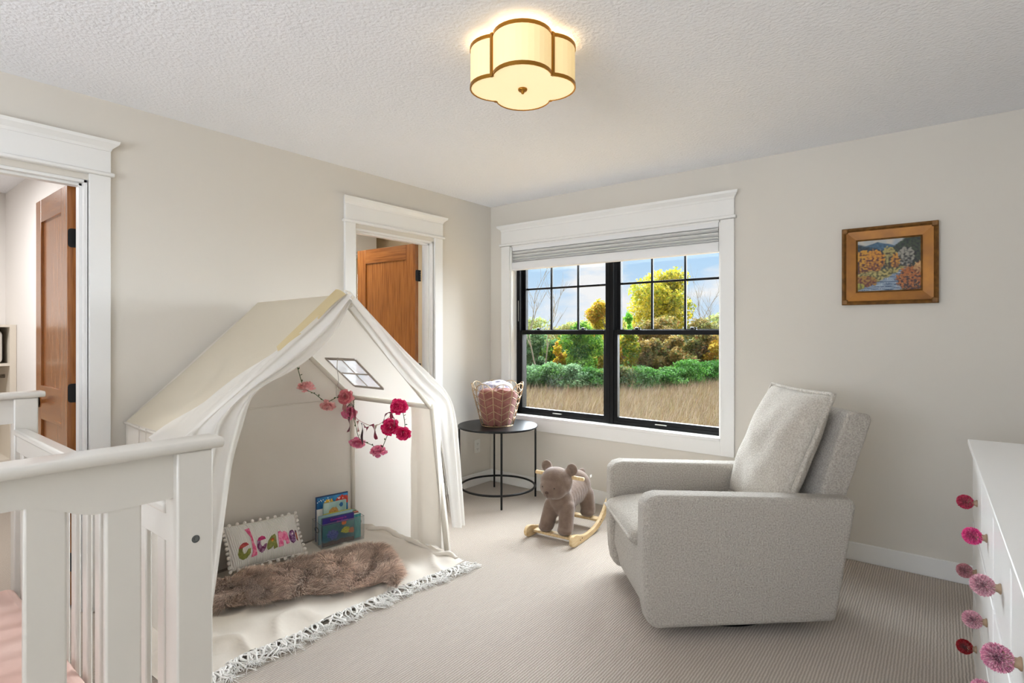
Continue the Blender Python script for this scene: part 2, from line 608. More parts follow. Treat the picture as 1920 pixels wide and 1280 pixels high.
t = struct('trim_3', 'white craftsman casing around the window', (-2.05, YW, 0.5))
cw = 0.09
for (a, b_) in ((WXa - cw, WXa), (WXb, WXb + cw)):
    make('side_casing', MB().box(a, b_, YW - 0.019, YW, 0.5, 2.07), M_trim, t, bevel=0.002)
make('apron_board', MB().box(WXa, WXb, YW - 0.0185, YW, 0.5, WZa), M_trim, t, bevel=0.002)
make('sill', MB().box(WXa + 0.002, WXb - 0.002, YW - 0.022, YW + 0.07, WZa - 0.012, WZa + 0.012), M_trim, t, bevel=0.004)
make('head_fillet', MB().box(WXa - cw - 0.014, WXb + cw + 0.014, YW - 0.034, YW, 2.072, 2.092), M_trim, t, bevel=0.005)
make('head_board', MB().box(WXa - cw, WXb + cw, YW - 0.021, YW, 2.09, 2.20), M_trim, t, bevel=0.002)
prof = [(0, 2.20), (0.021, 2.20), (0.026, 2.213), (0.048, 2.234), (0.052, 2.25), (0, 2.25)]
n = len(prof)
mb = MB()
mb.add([(WXa - cw - max(0, p[0] - 0.021), YW - p[0], p[1]) for p in prof] + [(WXb + cw + max(0, p[0] - 0.021), YW - p[0], p[1]) for p in prof],
       [tuple(range(n)), tuple(range(n, 2 * n))[::-1]] + [(i, (i + 1) % n, n + (i + 1) % n, n + i) for i in range(n)])
make('crown', mb, M_trim, t)
jb = MB()
jb.box(WXa - 0.002, WXa + 0.012, YW - 0.001, YW + 0.14, WZa, WZb); jb.box(WXb - 0.012, WXb + 0.002, YW - 0.001, YW + 0.14, WZa, WZb)
jb.box(WXa, WXb, YW - 0.001, YW + 0.14, WZb - 0.012, WZb)
make('jamb', jb, M_trim, t)

# ------------------------------------------------------------------ window: two double-hung units
t = struct('window_1', 'black double-hung twin window with grilles in the upper sashes', (-2.05, YW + 0.07, WZa))
y0, y1 = YW + 0.07, YW + 0.17
xa, xb = WXa + 0.012, WXb - 0.012
za, zb = WZa + 0.008, WZb - 0.012
xm = -2.022
fr = MB()
fr.box(xa, xa + 0.036, y0, y1, za, zb); fr.box(xb - 0.012, xb, y0, y1, za, zb)
fr.box(xa, xb, y0, y1, za, za + 0.03); fr.box(xa, xb, y0, y1, zb - 0.03, zb)
make('window_frame', fr, M_blackframe, t, bevel=0.002)
make('mullion', MB().box(xm - 0.034, xm + 0.034, y0 - 0.004, y1, za, zb), M_blackframe, t, bevel=0.002)
make('mullion_groove', MB().box(xm - 0.004, xm + 0.004, y0 - 0.009, y0 - 0.004, za, zb), M_blackframe, t, bevel=0.001)
MZ = 1.305
for (a, b_) in ((xa + 0.03, xm - 0.036), (xm + 0.036, xb - 0.006)):
    # upper sash (outer track)
    s1 = MB()
    s1.box(a, a + 0.032, y0 + 0.052, y0 + 0.088, MZ, zb - 0.02); s1.box(b_ - 0.022, b_, y0 + 0.052, y0 + 0.088, MZ, zb - 0.02)
    s1.box(a + 0.032, b_ - 0.022, y0 + 0.052, y0 + 0.088, MZ, MZ + 0.04); s1.box(a + 0.032, b_ - 0.022, y0 + 0.052, y0 + 0.088, zb - 0.07, zb - 0.02)
    su = make('upper_sash', s1, M_blackframe, t, bevel=0.002)
    ga, gb, gz0, gz1 = a + 0.032, b_ - 0.022, MZ + 0.04, zb - 0.07
    cuts = [ga, ga + (gb - ga) / 3, ga + 2 * (gb - ga) / 3, gb]
    zc = 1.70
    for i in range(3):
        for (q0, q1) in ((gz0, zc), (zc, gz1)):
            make('pane', MB().box(cuts[i], cuts[i + 1], y0 + 0.068, y0 + 0.073, q0, q1), M_glass, su)
    for c_ in cuts[1:3]:
        make('muntin', MB().box(c_ - 0.008, c_ + 0.008, y0 + 0.06, y0 + 0.08, gz0, gz1), M_blackframe, su, bevel=0.003)
    make('muntin', MB().box(ga, gb, y0 + 0.061, y0 + 0.081, zc - 0.008, zc + 0.008), M_blackframe, su, bevel=0.003)
    # lower sash (inner track)
    s2 = MB()
    s2.box(a - 0.006, a + 0.028, y0 + 0.006, y0 + 0.046, za + 0.012, MZ + 0.035); s2.box(b_ - 0.02, b_ + 0.003, y0 + 0.006, y0 + 0.046, za + 0.012, MZ + 0.035)
    s2.box(a + 0.028, b_ - 0.02, y0 + 0.006, y0 + 0.046, MZ, MZ + 0.035); s2.box(a + 0.028, b_ - 0.02, y0 + 0.006, y0 + 0.046, za + 0.012, za + 0.058)
    sl = make('lower_sash', s2, M_blackframe, t, bevel=0.003)
    make('pane', MB().box(a + 0.028, b_ - 0.02, y0 + 0.024, y0 + 0.029, za + 0.058, MZ), M_glass, sl)
    for q in (0.22, 0.74):
        lx = a + (b_ - a) * q
        lk = MB()
        lk.box(lx - 0.032, lx + 0.032, y0 + 0.014, y0 + 0.042, MZ + 0.035, MZ + 0.041)
        lk.lathe([(0.014, 0), (0.014, 0.012), (0.008, 0.016)], 14, Matrix.Translation((lx, y0 + 0.028, MZ + 0.04)))
        lk.box(lx - 0.006, lx + 0.034, y0 + 0.018, y0 + 0.028, MZ + 0.046, MZ + 0.053)
        make('sash_lock', lk, M_black, sl, bevel=0.001)
    lx = a + (b_ - a) * 0.47
    make('sash_lift', MB().box(lx - 0.045, lx + 0.045, y0 - 0.006, y0 + 0.008, za + 0.03, za + 0.037), M_metal, sl, bevel=0.002)
    # tilt-latch slot on the side jamb
    make('jamb_clip', MB().box(a - 0.012, a - 0.006, y0 - 0.003, y0 + 0.003, 1.42, 1.60), M_metal, t)

# ------------------------------------------------------------------ doors
def shaker_door(name, loc, rotz, wd, ht, label, knob=True):
    """leaf in local space: hinge edge at x=0, leaf runs to -x, faces at y=-0.0175..0.0175"""
    t = struct(name, label, loc)
    t.rotation_euler = (0, 0, rotz)
    ROOTM[t.name] = Matrix.Translation(Vector(loc)) @ Matrix.Rotation(rotz, 4, 'Z')
    th = 0.0175; st = 0.105
    z0 = 0.012
    for (a, b_) in ((-st, 0), (-wd, -wd + st)):
        make('stile', MB().box(a, b_, -th, th, z0, ht), M_oak, t, bevel=0.002, world=False)
    for (a, b_) in ((z0, 0.22), (0.86, 1.04), (ht - 0.12, ht)):
        make('rail', MB().box(-wd + st, -st, -th, th, a, b_), M_oakh, t, bevel=0.002, world=False)
    for (a, b_) in ((0.22, 0.86), (1.04, ht - 0.12)):
        make('panel', MB().box(-wd + st - 0.005, -st + 0.005, -0.006, 0.006, a - 0.005, b_ + 0.005), M_oak, t, world=False)
    for z in (0.22, 1.03, 1.775):
        h = MB()
        R_ = 0.012
        pl = [(-th + 0.002, z - 0.045 + R_), (-th + 0.002 + R_ * 0.3, z - 0.045 + R_ * 0.3), (-th + 0.002 + R_, z - 0.045), (th + 0.012, z - 0.045), (th + 0.012, z + 0.045),
              (-th + 0.002 + R_, z + 0.045), (-th + 0.002 + R_ * 0.3, z + 0.045 - R_ * 0.3), (-th + 0.002, z + 0.045 - R_)]
        h.prism(pl, 0, 0.003, 'x')
        for k in range(5):
            h.lathe([(0.0065, z - 0.045 + k * 0.018 + 0.0008), (0.0065, z - 0.045 + (k + 1) * 0.018 - 0.0008)], 12, Matrix.Translation((0.005, th + 0.014, 0)))
        make('hinge', h, M_black, t, world=False)
    if knob:
        for sgn in (-1, 1):
            k = MB()
            M_ = Matrix.Translation((-wd + 0.06, sgn * th, 0.95)) @ Matrix.Rotation(-sgn * PI / 2, 4, 'X')
            k.lathe([(0.032, 0), (0.032, 0.007), (0.012, 0.012), (0.011, 0.035), (0.024, 0.042), (0.028, 0.055), (0.022, 0.066), (0, 0.068)], 22, M_)
            make('door_knob', k, M_black, t, world=False, smooth=True)
    return t
shaker_door('door_1', (XL - TL + 0.002, 0.757, 0), math.radians(0.0), 0.60, 2.028, 'open honey oak closet door swung into the closet')
shaker_door('door_2', (XL - TL + 0.002, 2.953, 0), math.radians(3.0), 0.70, 2.028, 'open honey oak door behind the play tent')
# ================================================================== outdoors
M_soil = mat('dry_meadow_soil', '#8d7448', 0.95, var=('#a88a58', 3))
M_leaf = mat('leaf_foliage', '#ffffff', 0.7, attr=True, transl=0.35, spec=0.15)
M_grass = mat('dry_grass_blades', '#ffffff', 0.85, attr=True, transl=0.3, spec=0.1)
M_bark = mat('grey_bark', '#6b6052', 0.9, var=('#4a4238', 14))
M_palebark = mat('pale_bark', '#9c907c', 0.9, var=('#7b7060', 14))

def gz(x, y):
    """meadow height"""
    return -1.50 + 0.018 * max(0.0, y - 18) + 0.05 * nz(x * 0.2, y * 0.2, 3)
mb = MB()
mb.grid(lambda u, v: (-60 + 75 * u, 4.2 + 90 * v, gz(-60 + 75 * u, 4.2 + 90 * v)), 60, 70)
g_obj = make('ground', mb, M_soil, None, smooth=True)
tag(g_obj, 'dry grassy meadow ground outside the window', None, None, 'structure')

# tall dry grass
N = 85000
gy = 11 + 17.5 * rng.random(N) ** 0.8
gx = -(0.12 + 0.78 * rng.random(N)) * gy - 0.5
bz = np.array([gz(a, b) for a, b in zip(gx, gy)])
base = np.stack([gx, gy, bz - 0.02], 1)
d = rng.normal(size=(N, 3)) * 0.22; d[:, 2] = 1
ln = 0.34 + 0.26 * rng.random(N)
bend = rng.normal(size=(N, 3)) * 0.2 + np.array([0.18, 0, -0.1])
V, F = strands(base, d, ln, 0.010 + 0.010 * rng.random(N), bend)
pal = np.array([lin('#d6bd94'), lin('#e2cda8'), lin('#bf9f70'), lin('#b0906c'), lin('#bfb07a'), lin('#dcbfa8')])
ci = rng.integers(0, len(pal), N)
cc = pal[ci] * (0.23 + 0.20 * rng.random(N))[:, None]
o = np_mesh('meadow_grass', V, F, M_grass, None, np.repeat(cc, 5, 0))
tag(o, 'tall dry golden grass of the meadow outside the window', 'grass', None, 'stuff')

def leaf_cloud(name, blobs, n, size, cols, parent, jitter=0.25):
    """crown of single leaf quads scattered through ellipsoid blobs (cx,cy,cz,rx,ry,rz)"""
    bl = np.array(blobs, float)
    wgt = (bl[:, 3] * bl[:, 4] * bl[:, 5]) ** (2 / 3); wgt = wgt / wgt.sum()
    bi = rng.choice(len(bl), n, p=wgt)
    dirs = unit(rng.normal(size=(n, 3)))
    rad = (0.45 + 0.6 * rng.random(n) ** 0.6)[:, None]
    p = bl[bi, :3] + dirs * rad * bl[bi, 3:6]
    p += rng.normal(size=(n, 3)) * size * jitter
    nrm = unit(dirs * 0.6 + rng.normal(size=(n, 3)) * 0.7 + np.array([0, 0, 0.35]))
    a = unit(np.cross(nrm, rng.normal(size=(n, 3))))
    b = np.cross(nrm, a)
    s_ = (size * (0.6 + 0.8 * rng.random(n)))[:, None]
    V = np.stack([p - a * s_ * 0.5, p + b * s_ * 0.34, p + a * s_ * 0.6, p - b * s_ * 0.34], 1).reshape(-1, 3)
    F = np.arange(n * 4).reshape(n, 4)
    pal = np.array([lin(c) for c in cols])
    bcol = rng.integers(0, len(pal), len(bl))
    pick = np.where(rng.random(n) < 0.55, bcol[bi], rng.integers(0, len(pal), n))
    cc = np.minimum(0.85, pal[pick] * (0.62 + 0.55 * rng.random(n))[:, None])
    return np_mesh(name, V, F, M_leaf, parent, np.repeat(cc, 4, 0))

def branches(mb, p, d, ln, r, depth, spread=0.5):
    q = [Vector(p)]
    dd = Vector(d).normalized()
    for k in range(4):
        dd = (dd + Vector((random.uniform(-1, 1), random.uniform(-1, 1), random.uniform(-.3, .5))) * 0.14).normalized()
        q.append(q[-1] + dd * ln / 4)
    mb.tube(q, [r * (1 - 0.13 * k) for k in range(5)], 5)
    if depth > 0:
        for k in range(3 if depth > 1 else 4):
            nd = (dd + Vector((random.uniform(-1, 1), random.uniform(-1, 1), random.uniform(-.2, .9))) * spread).normalized()
            branches(mb, q[random.choice((2, 3, 4))], nd, ln * random.uniform(.55, .8), r * 0.5, depth - 1, spread)

def tree(name, label, cat, x, y, top, wid, cols, leaves=5000, size=0.16, trunk=0.09, low=0.25, blobs=14, depth=2, group='trees beyond the meadow', bark=None):
    z0 = gz(x, y)
    hgt = top - z0
    t = thing(name, label, cat, (x, y, z0), 0, group)
    tm = MB()
    branches(tm, (x, y, z0 - 0.1), (0, 0, 1), hgt * 0.36, trunk, depth)
    make('trunk', tm, bark or M_bark, t, smooth=True)
    bs = []
    for k in range(blobs):
        f = low + (0.9 - low) * (k + 0.5) / blobs
        wr = wid * 0.5 * math.sin(PI * min(1, max(0.12, (f - low) / (1.0 - low) * 0.85 + 0.15))) ** 0.7
        a = random.uniform(0, 2 * PI); rr = random.uniform(0.15, 0.75) * wr
        s_ = wid * random.uniform(0.11, 0.27)
        bs.append((x + math.cos(a) * rr, y + math.sin(a) * rr, z0 + hgt * f, s_, s_, min(s_ * 0.85, hgt * 0.14)))
    bs.append((x, y, z0 + hgt * 0.88, wid * 0.16, wid * 0.16, hgt * 0.09))
    leaf_cloud('foliage', bs, leaves, size, cols, t)
    return t

YEL = ['#c9b832', '#b7a62c', '#d6c447', '#9aa130', '#8a8f2c']
GRN = ['#5f8f2f', '#4d7d2a', '#79a53a', '#3c6a2b', '#8fb040']
RUS = ['#9a8140', '#86703a', '#a88a4a', '#7b7a3c', '#92683a']
OLV = ['#7f7f42', '#6a7040', '#8d8749', '#596338']
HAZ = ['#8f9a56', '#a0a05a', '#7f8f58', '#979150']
GLD = ['#d0b030', '#c79a2c', '#d8c04a', '#b98a30']
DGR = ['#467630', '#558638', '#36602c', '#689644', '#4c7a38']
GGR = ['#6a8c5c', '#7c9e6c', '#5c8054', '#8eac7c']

for k, (x, y, top, wid) in enumerate([(-35.5, 41, 3.0, 7), (-30.5, 43, 2.8, 6), (-29, 47, 2.5, 6), (-27, 49, 2.7, 6), (-24.5, 49, 3.0, 7), (-19.5, 46, 3.4, 8), (-13.5, 44, 2.9, 7), (-9, 42, 3.0, 7)]):
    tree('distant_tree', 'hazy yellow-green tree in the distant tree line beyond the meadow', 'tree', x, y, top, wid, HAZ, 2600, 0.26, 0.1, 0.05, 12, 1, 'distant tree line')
tree('tree', 'tall yellow-leaved tree, the largest in the right half of the window', 'tree', -16.2, 38.0, 6.0, 6.4, YEL, 15000, 0.2, 0.22, 0.28, 26, 3)
tree('tree', 'bright green leafy tree seen through the left half of the window', 'tree', -14.6, 24.2, 1.95, 2.5, GRN, 7500, 0.13, 0.07, 0.12, 16)
tree('tree', 'golden tree just left of the window mullion', 'tree', -16.6, 29.9, 3.5, 2.3, GLD + YEL, 6500, 0.15, 0.09, 0.1, 16)
tree('tree', 'orange-gold young tree left of the bright green tree', 'tree', -16.1, 24.6, 0.95, 1.3, GLD + YEL[:2], 2800, 0.12, 0.05, 0.15, 10)
tree('tree', 'slim bright green sapling in front of the tall yellow tree', 'tree', -15.3, 31.2, 2.75, 0.9, ['#7cc23c', '#68b038', '#98cc48'], 2200, 0.13, 0.04, 0.3, 9)
tree('tree', 'yellow-green tree just right of the window mullion', 'tree', -13.05, 26.6, 1.55, 1.7, YEL + GRN[:2], 5200, 0.13, 0.06, 0.05, 14)
tree('tree', 'wide rust-brown tree in the middle of the right window half', 'tree', -13.0, 30.6, 2.25, 3.4, RUS, 9000, 0.15, 0.12, 0.08, 20)
tree('tree', 'olive-brown tree at the right edge of the window', 'tree', -11.6, 33.6, 2.2, 3.6, OLV + RUS[:2], 8500, 0.15, 0.12, 0.05, 20)
tree('tree', 'small bright gold tree at the right edge of the window', 'tree', -9.75, 30.4, 0.95, 1.1, GLD, 2600, 0.12, 0.05, 0.15, 10)
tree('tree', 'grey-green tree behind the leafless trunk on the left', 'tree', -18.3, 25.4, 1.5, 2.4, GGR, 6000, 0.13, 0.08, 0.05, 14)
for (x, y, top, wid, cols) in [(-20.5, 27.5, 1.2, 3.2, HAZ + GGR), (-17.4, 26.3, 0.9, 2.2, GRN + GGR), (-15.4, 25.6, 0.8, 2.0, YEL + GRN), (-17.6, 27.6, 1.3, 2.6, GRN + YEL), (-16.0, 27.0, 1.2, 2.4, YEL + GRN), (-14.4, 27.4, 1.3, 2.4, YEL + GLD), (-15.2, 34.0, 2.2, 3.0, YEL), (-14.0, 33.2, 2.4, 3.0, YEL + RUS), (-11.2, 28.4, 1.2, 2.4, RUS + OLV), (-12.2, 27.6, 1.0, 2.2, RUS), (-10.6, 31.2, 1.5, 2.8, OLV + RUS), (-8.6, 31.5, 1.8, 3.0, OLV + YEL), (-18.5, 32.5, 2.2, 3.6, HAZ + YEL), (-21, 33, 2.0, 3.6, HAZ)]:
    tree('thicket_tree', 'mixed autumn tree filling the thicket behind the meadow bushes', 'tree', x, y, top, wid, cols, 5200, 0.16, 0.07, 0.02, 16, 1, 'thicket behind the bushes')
# leafless trees
def bare(label, x, y, top, r, lean=(0, 0), nst=3, bark=None):
    z0 = gz(x, y)
    t = thing('bare_tree', label, 'tree', (x, y, z0), 0, 'leafless trees')
    mb = MB()
    for k in range(nst):
        dv = Vector((random.uniform(-.25, .25) + lean[0], random.uniform(-.2, .2) + lean[1], 1))
        branches(mb, (x + random.uniform(-.2, .2), y, z0 - 0.1), dv, (top - z0) * random.uniform(.45, .6), r, 3, 0.55)
    make('branches', mb, bark or M_palebark, t)
bare('leafless pale tree at the left edge of the window', -17.0, 24.2, 3.4, 0.055, (0.05, 0.05), 2)
bare('leafless thin tree against the sky at the right edge of the window', -12.7, 38.1, 4.2, 0.045, (0, 0), 3)
# bushes at the meadow's edge
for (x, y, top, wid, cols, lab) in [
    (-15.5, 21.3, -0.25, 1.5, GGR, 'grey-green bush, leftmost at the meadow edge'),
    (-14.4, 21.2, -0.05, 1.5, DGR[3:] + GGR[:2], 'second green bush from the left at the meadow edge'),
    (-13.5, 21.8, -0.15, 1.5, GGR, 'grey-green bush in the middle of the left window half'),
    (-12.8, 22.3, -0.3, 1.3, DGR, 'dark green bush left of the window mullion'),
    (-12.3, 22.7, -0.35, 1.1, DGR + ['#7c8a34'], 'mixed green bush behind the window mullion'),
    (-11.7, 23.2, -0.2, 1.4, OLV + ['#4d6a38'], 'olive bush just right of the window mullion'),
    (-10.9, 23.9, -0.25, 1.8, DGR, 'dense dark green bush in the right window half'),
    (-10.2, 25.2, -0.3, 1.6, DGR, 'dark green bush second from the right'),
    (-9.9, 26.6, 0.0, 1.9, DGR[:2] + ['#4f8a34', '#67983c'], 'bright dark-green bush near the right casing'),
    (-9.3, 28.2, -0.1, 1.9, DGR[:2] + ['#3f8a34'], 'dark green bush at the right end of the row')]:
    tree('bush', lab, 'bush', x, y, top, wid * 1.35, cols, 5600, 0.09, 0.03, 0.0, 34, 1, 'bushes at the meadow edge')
# ================================================================== furniture and things on the walls
M_brass = mat('antique_brass', '#a8762c', 0.34, metal=0.85)
M_shade = mat('lit_linen_shade', '#f3e3b8', 0.8, emit='#ffd488', estr=0.46, bump=(260, 0.08, 0.001))
M_diff = mat('lit_lamp_diffuser', '#f6ead0', 0.6, emit='#ffe2a0', estr=0.60)
M_shadefab = mat('white_shade_fabric', '#e4e3e2', 0.85, transl=0.12)
M_shadefab2 = mat('white_shade_rail', '#ececec', 0.5)

# ------------------------------------------------------------------ ceiling lamp (quatrefoil drum)
LX, LY, LB, LT = -1.273, 1.688, 2.260, 2.420
lrot = math.radians(36.2)
t = thing('ceiling_lamp', 'brass quatrefoil flush ceiling lamp with cream fabric shade', 'lamp', (LX, LY, LB), lrot)
def quatre(R, n=14):
    """outline of four lobes; R = outer half width"""
    rl = R * 0.545; off = R - rl
    pts = []
    half = math.acos(max(-1, min(1, (off * math.sqrt(0.5)) / rl))) if off * math.sqrt(0.5) < rl else PI / 2
    # lobes meet on the diagonals
    # intersection: point p on the diagonal at distance q with |p-c|=rl
    cq = off * math.sqrt(0.5)
    q = cq + math.sqrt(max(0, rl * rl - off * off * 0.5))
    px = q * math.sqrt(0.5) - off; py = q * math.sqrt(0.5)
    am = math.atan2(py, px)
    for L_ in range(4):
        a0 = L_ * PI / 2
        for k in range(n):
            a = -am + 2 * am * k / n
            x = off + rl * math.cos(a); y = rl * math.sin(a)
            pts.append((x * math.cos(a0) - y * math.sin(a0), x * math.sin(a0) + y * math.cos(a0)))
    return pts
RQ = 0.205
def ring_band(R, z0, z1, th=0.0):
    mb = MB(); o_ = quatre(R); i_ = quatre(R - th); n_ = len(o_)
    vs_ = [(p[0], p[1], z0) for p in o_] + [(p[0], p[1], z1) for p in o_] + [(p[0], p[1], z0) for p in i_] + [(p[0], p[1], z1) for p in i_]
    fs_ = []
    for i in range(n_):
        j = (i + 1) % n_
        fs_ += [(i, j, n_ + j, n_ + i), (2 * n_ + j, 2 * n_ + i, 3 * n_ + i, 3 * n_ + j), (n_ + i, n_ + j, 3 * n_ + j, 3 * n_ + i), (j, i, 2 * n_ + i, 2 * n_ + j)]
    return mb.add(vs_, fs_)
hh = LT - LB
sh = make('lamp_shade', ring_band(RQ - 0.003, 0.008, hh - 0.004, 0.002), M_shade, t, world=False)
make('bottom_band', ring_band(RQ, 0.0, 0.014, 0.006), M_brass, t, world=False, bevel=0.001)
make('top_band', ring_band(RQ, hh - 0.014, hh, 0.006), M_brass, t, world=False, bevel=0.001)
qp = quatre(RQ)
cr = qp[0]
for k in range(4):
    a = k * PI / 2
    x = cr[0] * math.cos(a) - cr[1] * math.sin(a); y = cr[0] * math.sin(a) + cr[1] * math.cos(a)
    M_ = Matrix.Rotation(math.atan2(y, x), 4, 'Z')
    rr = math.hypot(x, y)
    make('upright', MB().box(rr - 0.004, rr + 0.007, -0.006, 0.006, 0.0, hh, M_), M_brass, t, world=False, bevel=0.001)
dq = quatre(RQ - 0.006)
make('diffuser', MB().prism([(p[0], p[1]) for p in dq], 0.003, 0.007, 'z'), M_diff, t, world=False)
make('finial', MB().lathe([(0, -0.017), (0.005, -0.016), (0.007, -0.011), (0.005, -0.008), (0.015, -0.006), (0.018, -0.002), (0.018, 0.003)], 20), M_brass, t, world=False, smooth=True)
make('canopy', MB().lathe([(0.06, H - LB - 0.016), (0.066, H - LB - 0.012), (0.066, H - LB), (0.01, H - LB)], 28), M_brass, t, world=False, smooth=True)
make('stem', MB().lathe([(0.008, 0.004), (0.008, H - LB - 0.02)], 12), M_brass, t, world=False)
cb = MB()
for k in range(2):
    cb.box(-0.14, 0.14, -0.005, 0.005, hh - 0.012, hh - 0.006, Matrix.Rotation(k * PI / 2, 4, 'Z'))
make('cross_bar', cb, M_brass, t, world=False)
for k in range(4):
    a = k * PI / 2 + lrot
    bl = bpy.data.lights.new('lamp_bulb', 'POINT'); bl.energy = 0.4; bl.color = (1.0, 0.84, 0.58); bl.shadow_soft_size = 0.025
    ob = bpy.data.objects.new('lamp_bulb', bl); C.objects.link(ob)
    ob.location = (LX + 0.09 * math.cos(a), LY + 0.09 * math.sin(a), LB + 0.095)

# ------------------------------------------------------------------ window shade (cellular)
bx0, bx1 = WXa + 0.016, WXb - 0.016
t = thing('window_shade', 'white pleated cellular shade raised at the top of the window', 'window shade', ((bx0 + bx1) / 2, YW + 0.03, 1.86))
make('head_rail', MB().box(bx0, bx1, YW + 0.004, YW + 0.056, 2.028, 2.064), M_shadefab2, t, bevel=0.003)
zt = 2.027
for k in range(4):
    h_ = (0.026, 0.026, 0.019, 0.015)[k]
    pr = [(YW + 0.020, zt), (YW + 0.006, zt - h_ * 0.3), (YW + 0.004, zt - h_ * 0.55), (YW + 0.022, zt - h_), (YW + 0.046, zt - h_), (YW + 0.06, zt - h_ / 2), (YW + 0.05, zt)]
    make('pleat', MB().prism(pr, bx0 + 0.004, bx1 - 0.004, 'x'), M_shadefab, t)
    zt -= h_ + 0.0030
make('bottom_rail', MB().prism([(YW + 0.004, zt), (YW + 0.0, zt - 0.01), (YW + 0.0, zt - 0.060), (YW + 0.006, zt - 0.068), (YW + 0.05, zt - 0.068), (YW + 0.056, zt - 0.01), (YW + 0.052, zt)], bx0, bx1, 'x'), M_shadefab2, t, bevel=0.002)

# ------------------------------------------------------------------ framed landscape
M_gold = mat('gilded_frame', '#a4690c', 0.42, metal=0.3, var=('#7e4d0a', 9), bump=(60, 0.2, 0.002))
M_golddark = mat('gilded_frame_edge', '#5f3d16', 0.5, metal=0.3, var=('#8a5f28', 30))
M_paint = mat('oil_paint', '#ffffff', 0.5, attr=True, bump=(90, 0.25, 0.002))
px0, px1, pz0, pz1 = -0.455, -0.008, 1.48, 1.922
t = thing('framed_painting', 'small landscape painting in a wide gold frame on the window wall', 'painting', ((px0 + px1) / 2, YW, pz0))
def frame_ring(ax0, ax1, az0, az1, bx0_, bx1_, bz0, bz1, ya, yb):
    """mitred ring between outer rect a at depth ya and inner rect b at depth yb"""
    mb = MB()
    A = [(ax0, az0), (ax1, az0), (ax1, az1), (ax0, az1)]; B = [(bx0_, bz0), (bx1_, bz0), (bx1_, bz1), (bx0_, bz1)]
    vs_ = [(p[0], YW - ya, p[1]) for p in A] + [(p[0], YW - yb, p[1]) for p in B] + [(p[0], YW - 0.004, p[1]) for p in A] + [(p[0], YW - 0.004, p[1]) for p in B]
    fs_ = []
    for i in range(4):
        j = (i + 1) % 4
        fs_ += [(i, j, 4 + j, 4 + i), (j, i, 8 + i, 8 + j), (4 + i, 4 + j, 12 + j, 12 + i), (8 + i, 12 + i, 12 + j, 8 + j)]
    return mb.add(vs_, fs_)
wf = px1 - px0
e = 0.022; f_ = 0.070
make('frame_rim', frame_ring(px0, px1, pz0, pz1, px0 + 0.012, px1 - 0.012, pz0 + 0.012, pz1 - 0.012, 0.030, 0.036), M_golddark, t)
make('frame_bead', frame_ring(px0 + 0.012, px1 - 0.012, pz0 + 0.012, pz1 - 0.012, px0 + e, px1 - e, pz0 + e, pz1 - e, 0.036, 0.026), M_golddark, t)
make('frame_panel', frame_ring(px0 + e, px1 - e, pz0 + e, pz1 - e, px0 + f_, px1 - f_, pz0 + f_, pz1 - f_, 0.028, 0.022), M_gold, t)
make('frame_slip', frame_ring(px0 + f_, px1 - f_, pz0 + f_, pz1 - f_, px0 + f_ + 0.009, px1 - f_ - 0.009, pz0 + f_ + 0.009, pz1 - f_ - 0.009, 0.028, 0.018), M_golddark, t)
for (cx_, cz_) in ((px0 + e * .7, pz0 + e * .7), (px1 - e * .7, pz0 + e * .7), (px0 + e * .7, pz1 - e * .7), (px1 - e * .7, pz1 - e * .7)):
    make('corner_ornament', MB().box(cx_ - 0.015, cx_ + 0.015, YW - 0.040, YW - 0.024, cz_ - 0.015, cz_ + 0.015), M_golddark, t, bevel=0.005)
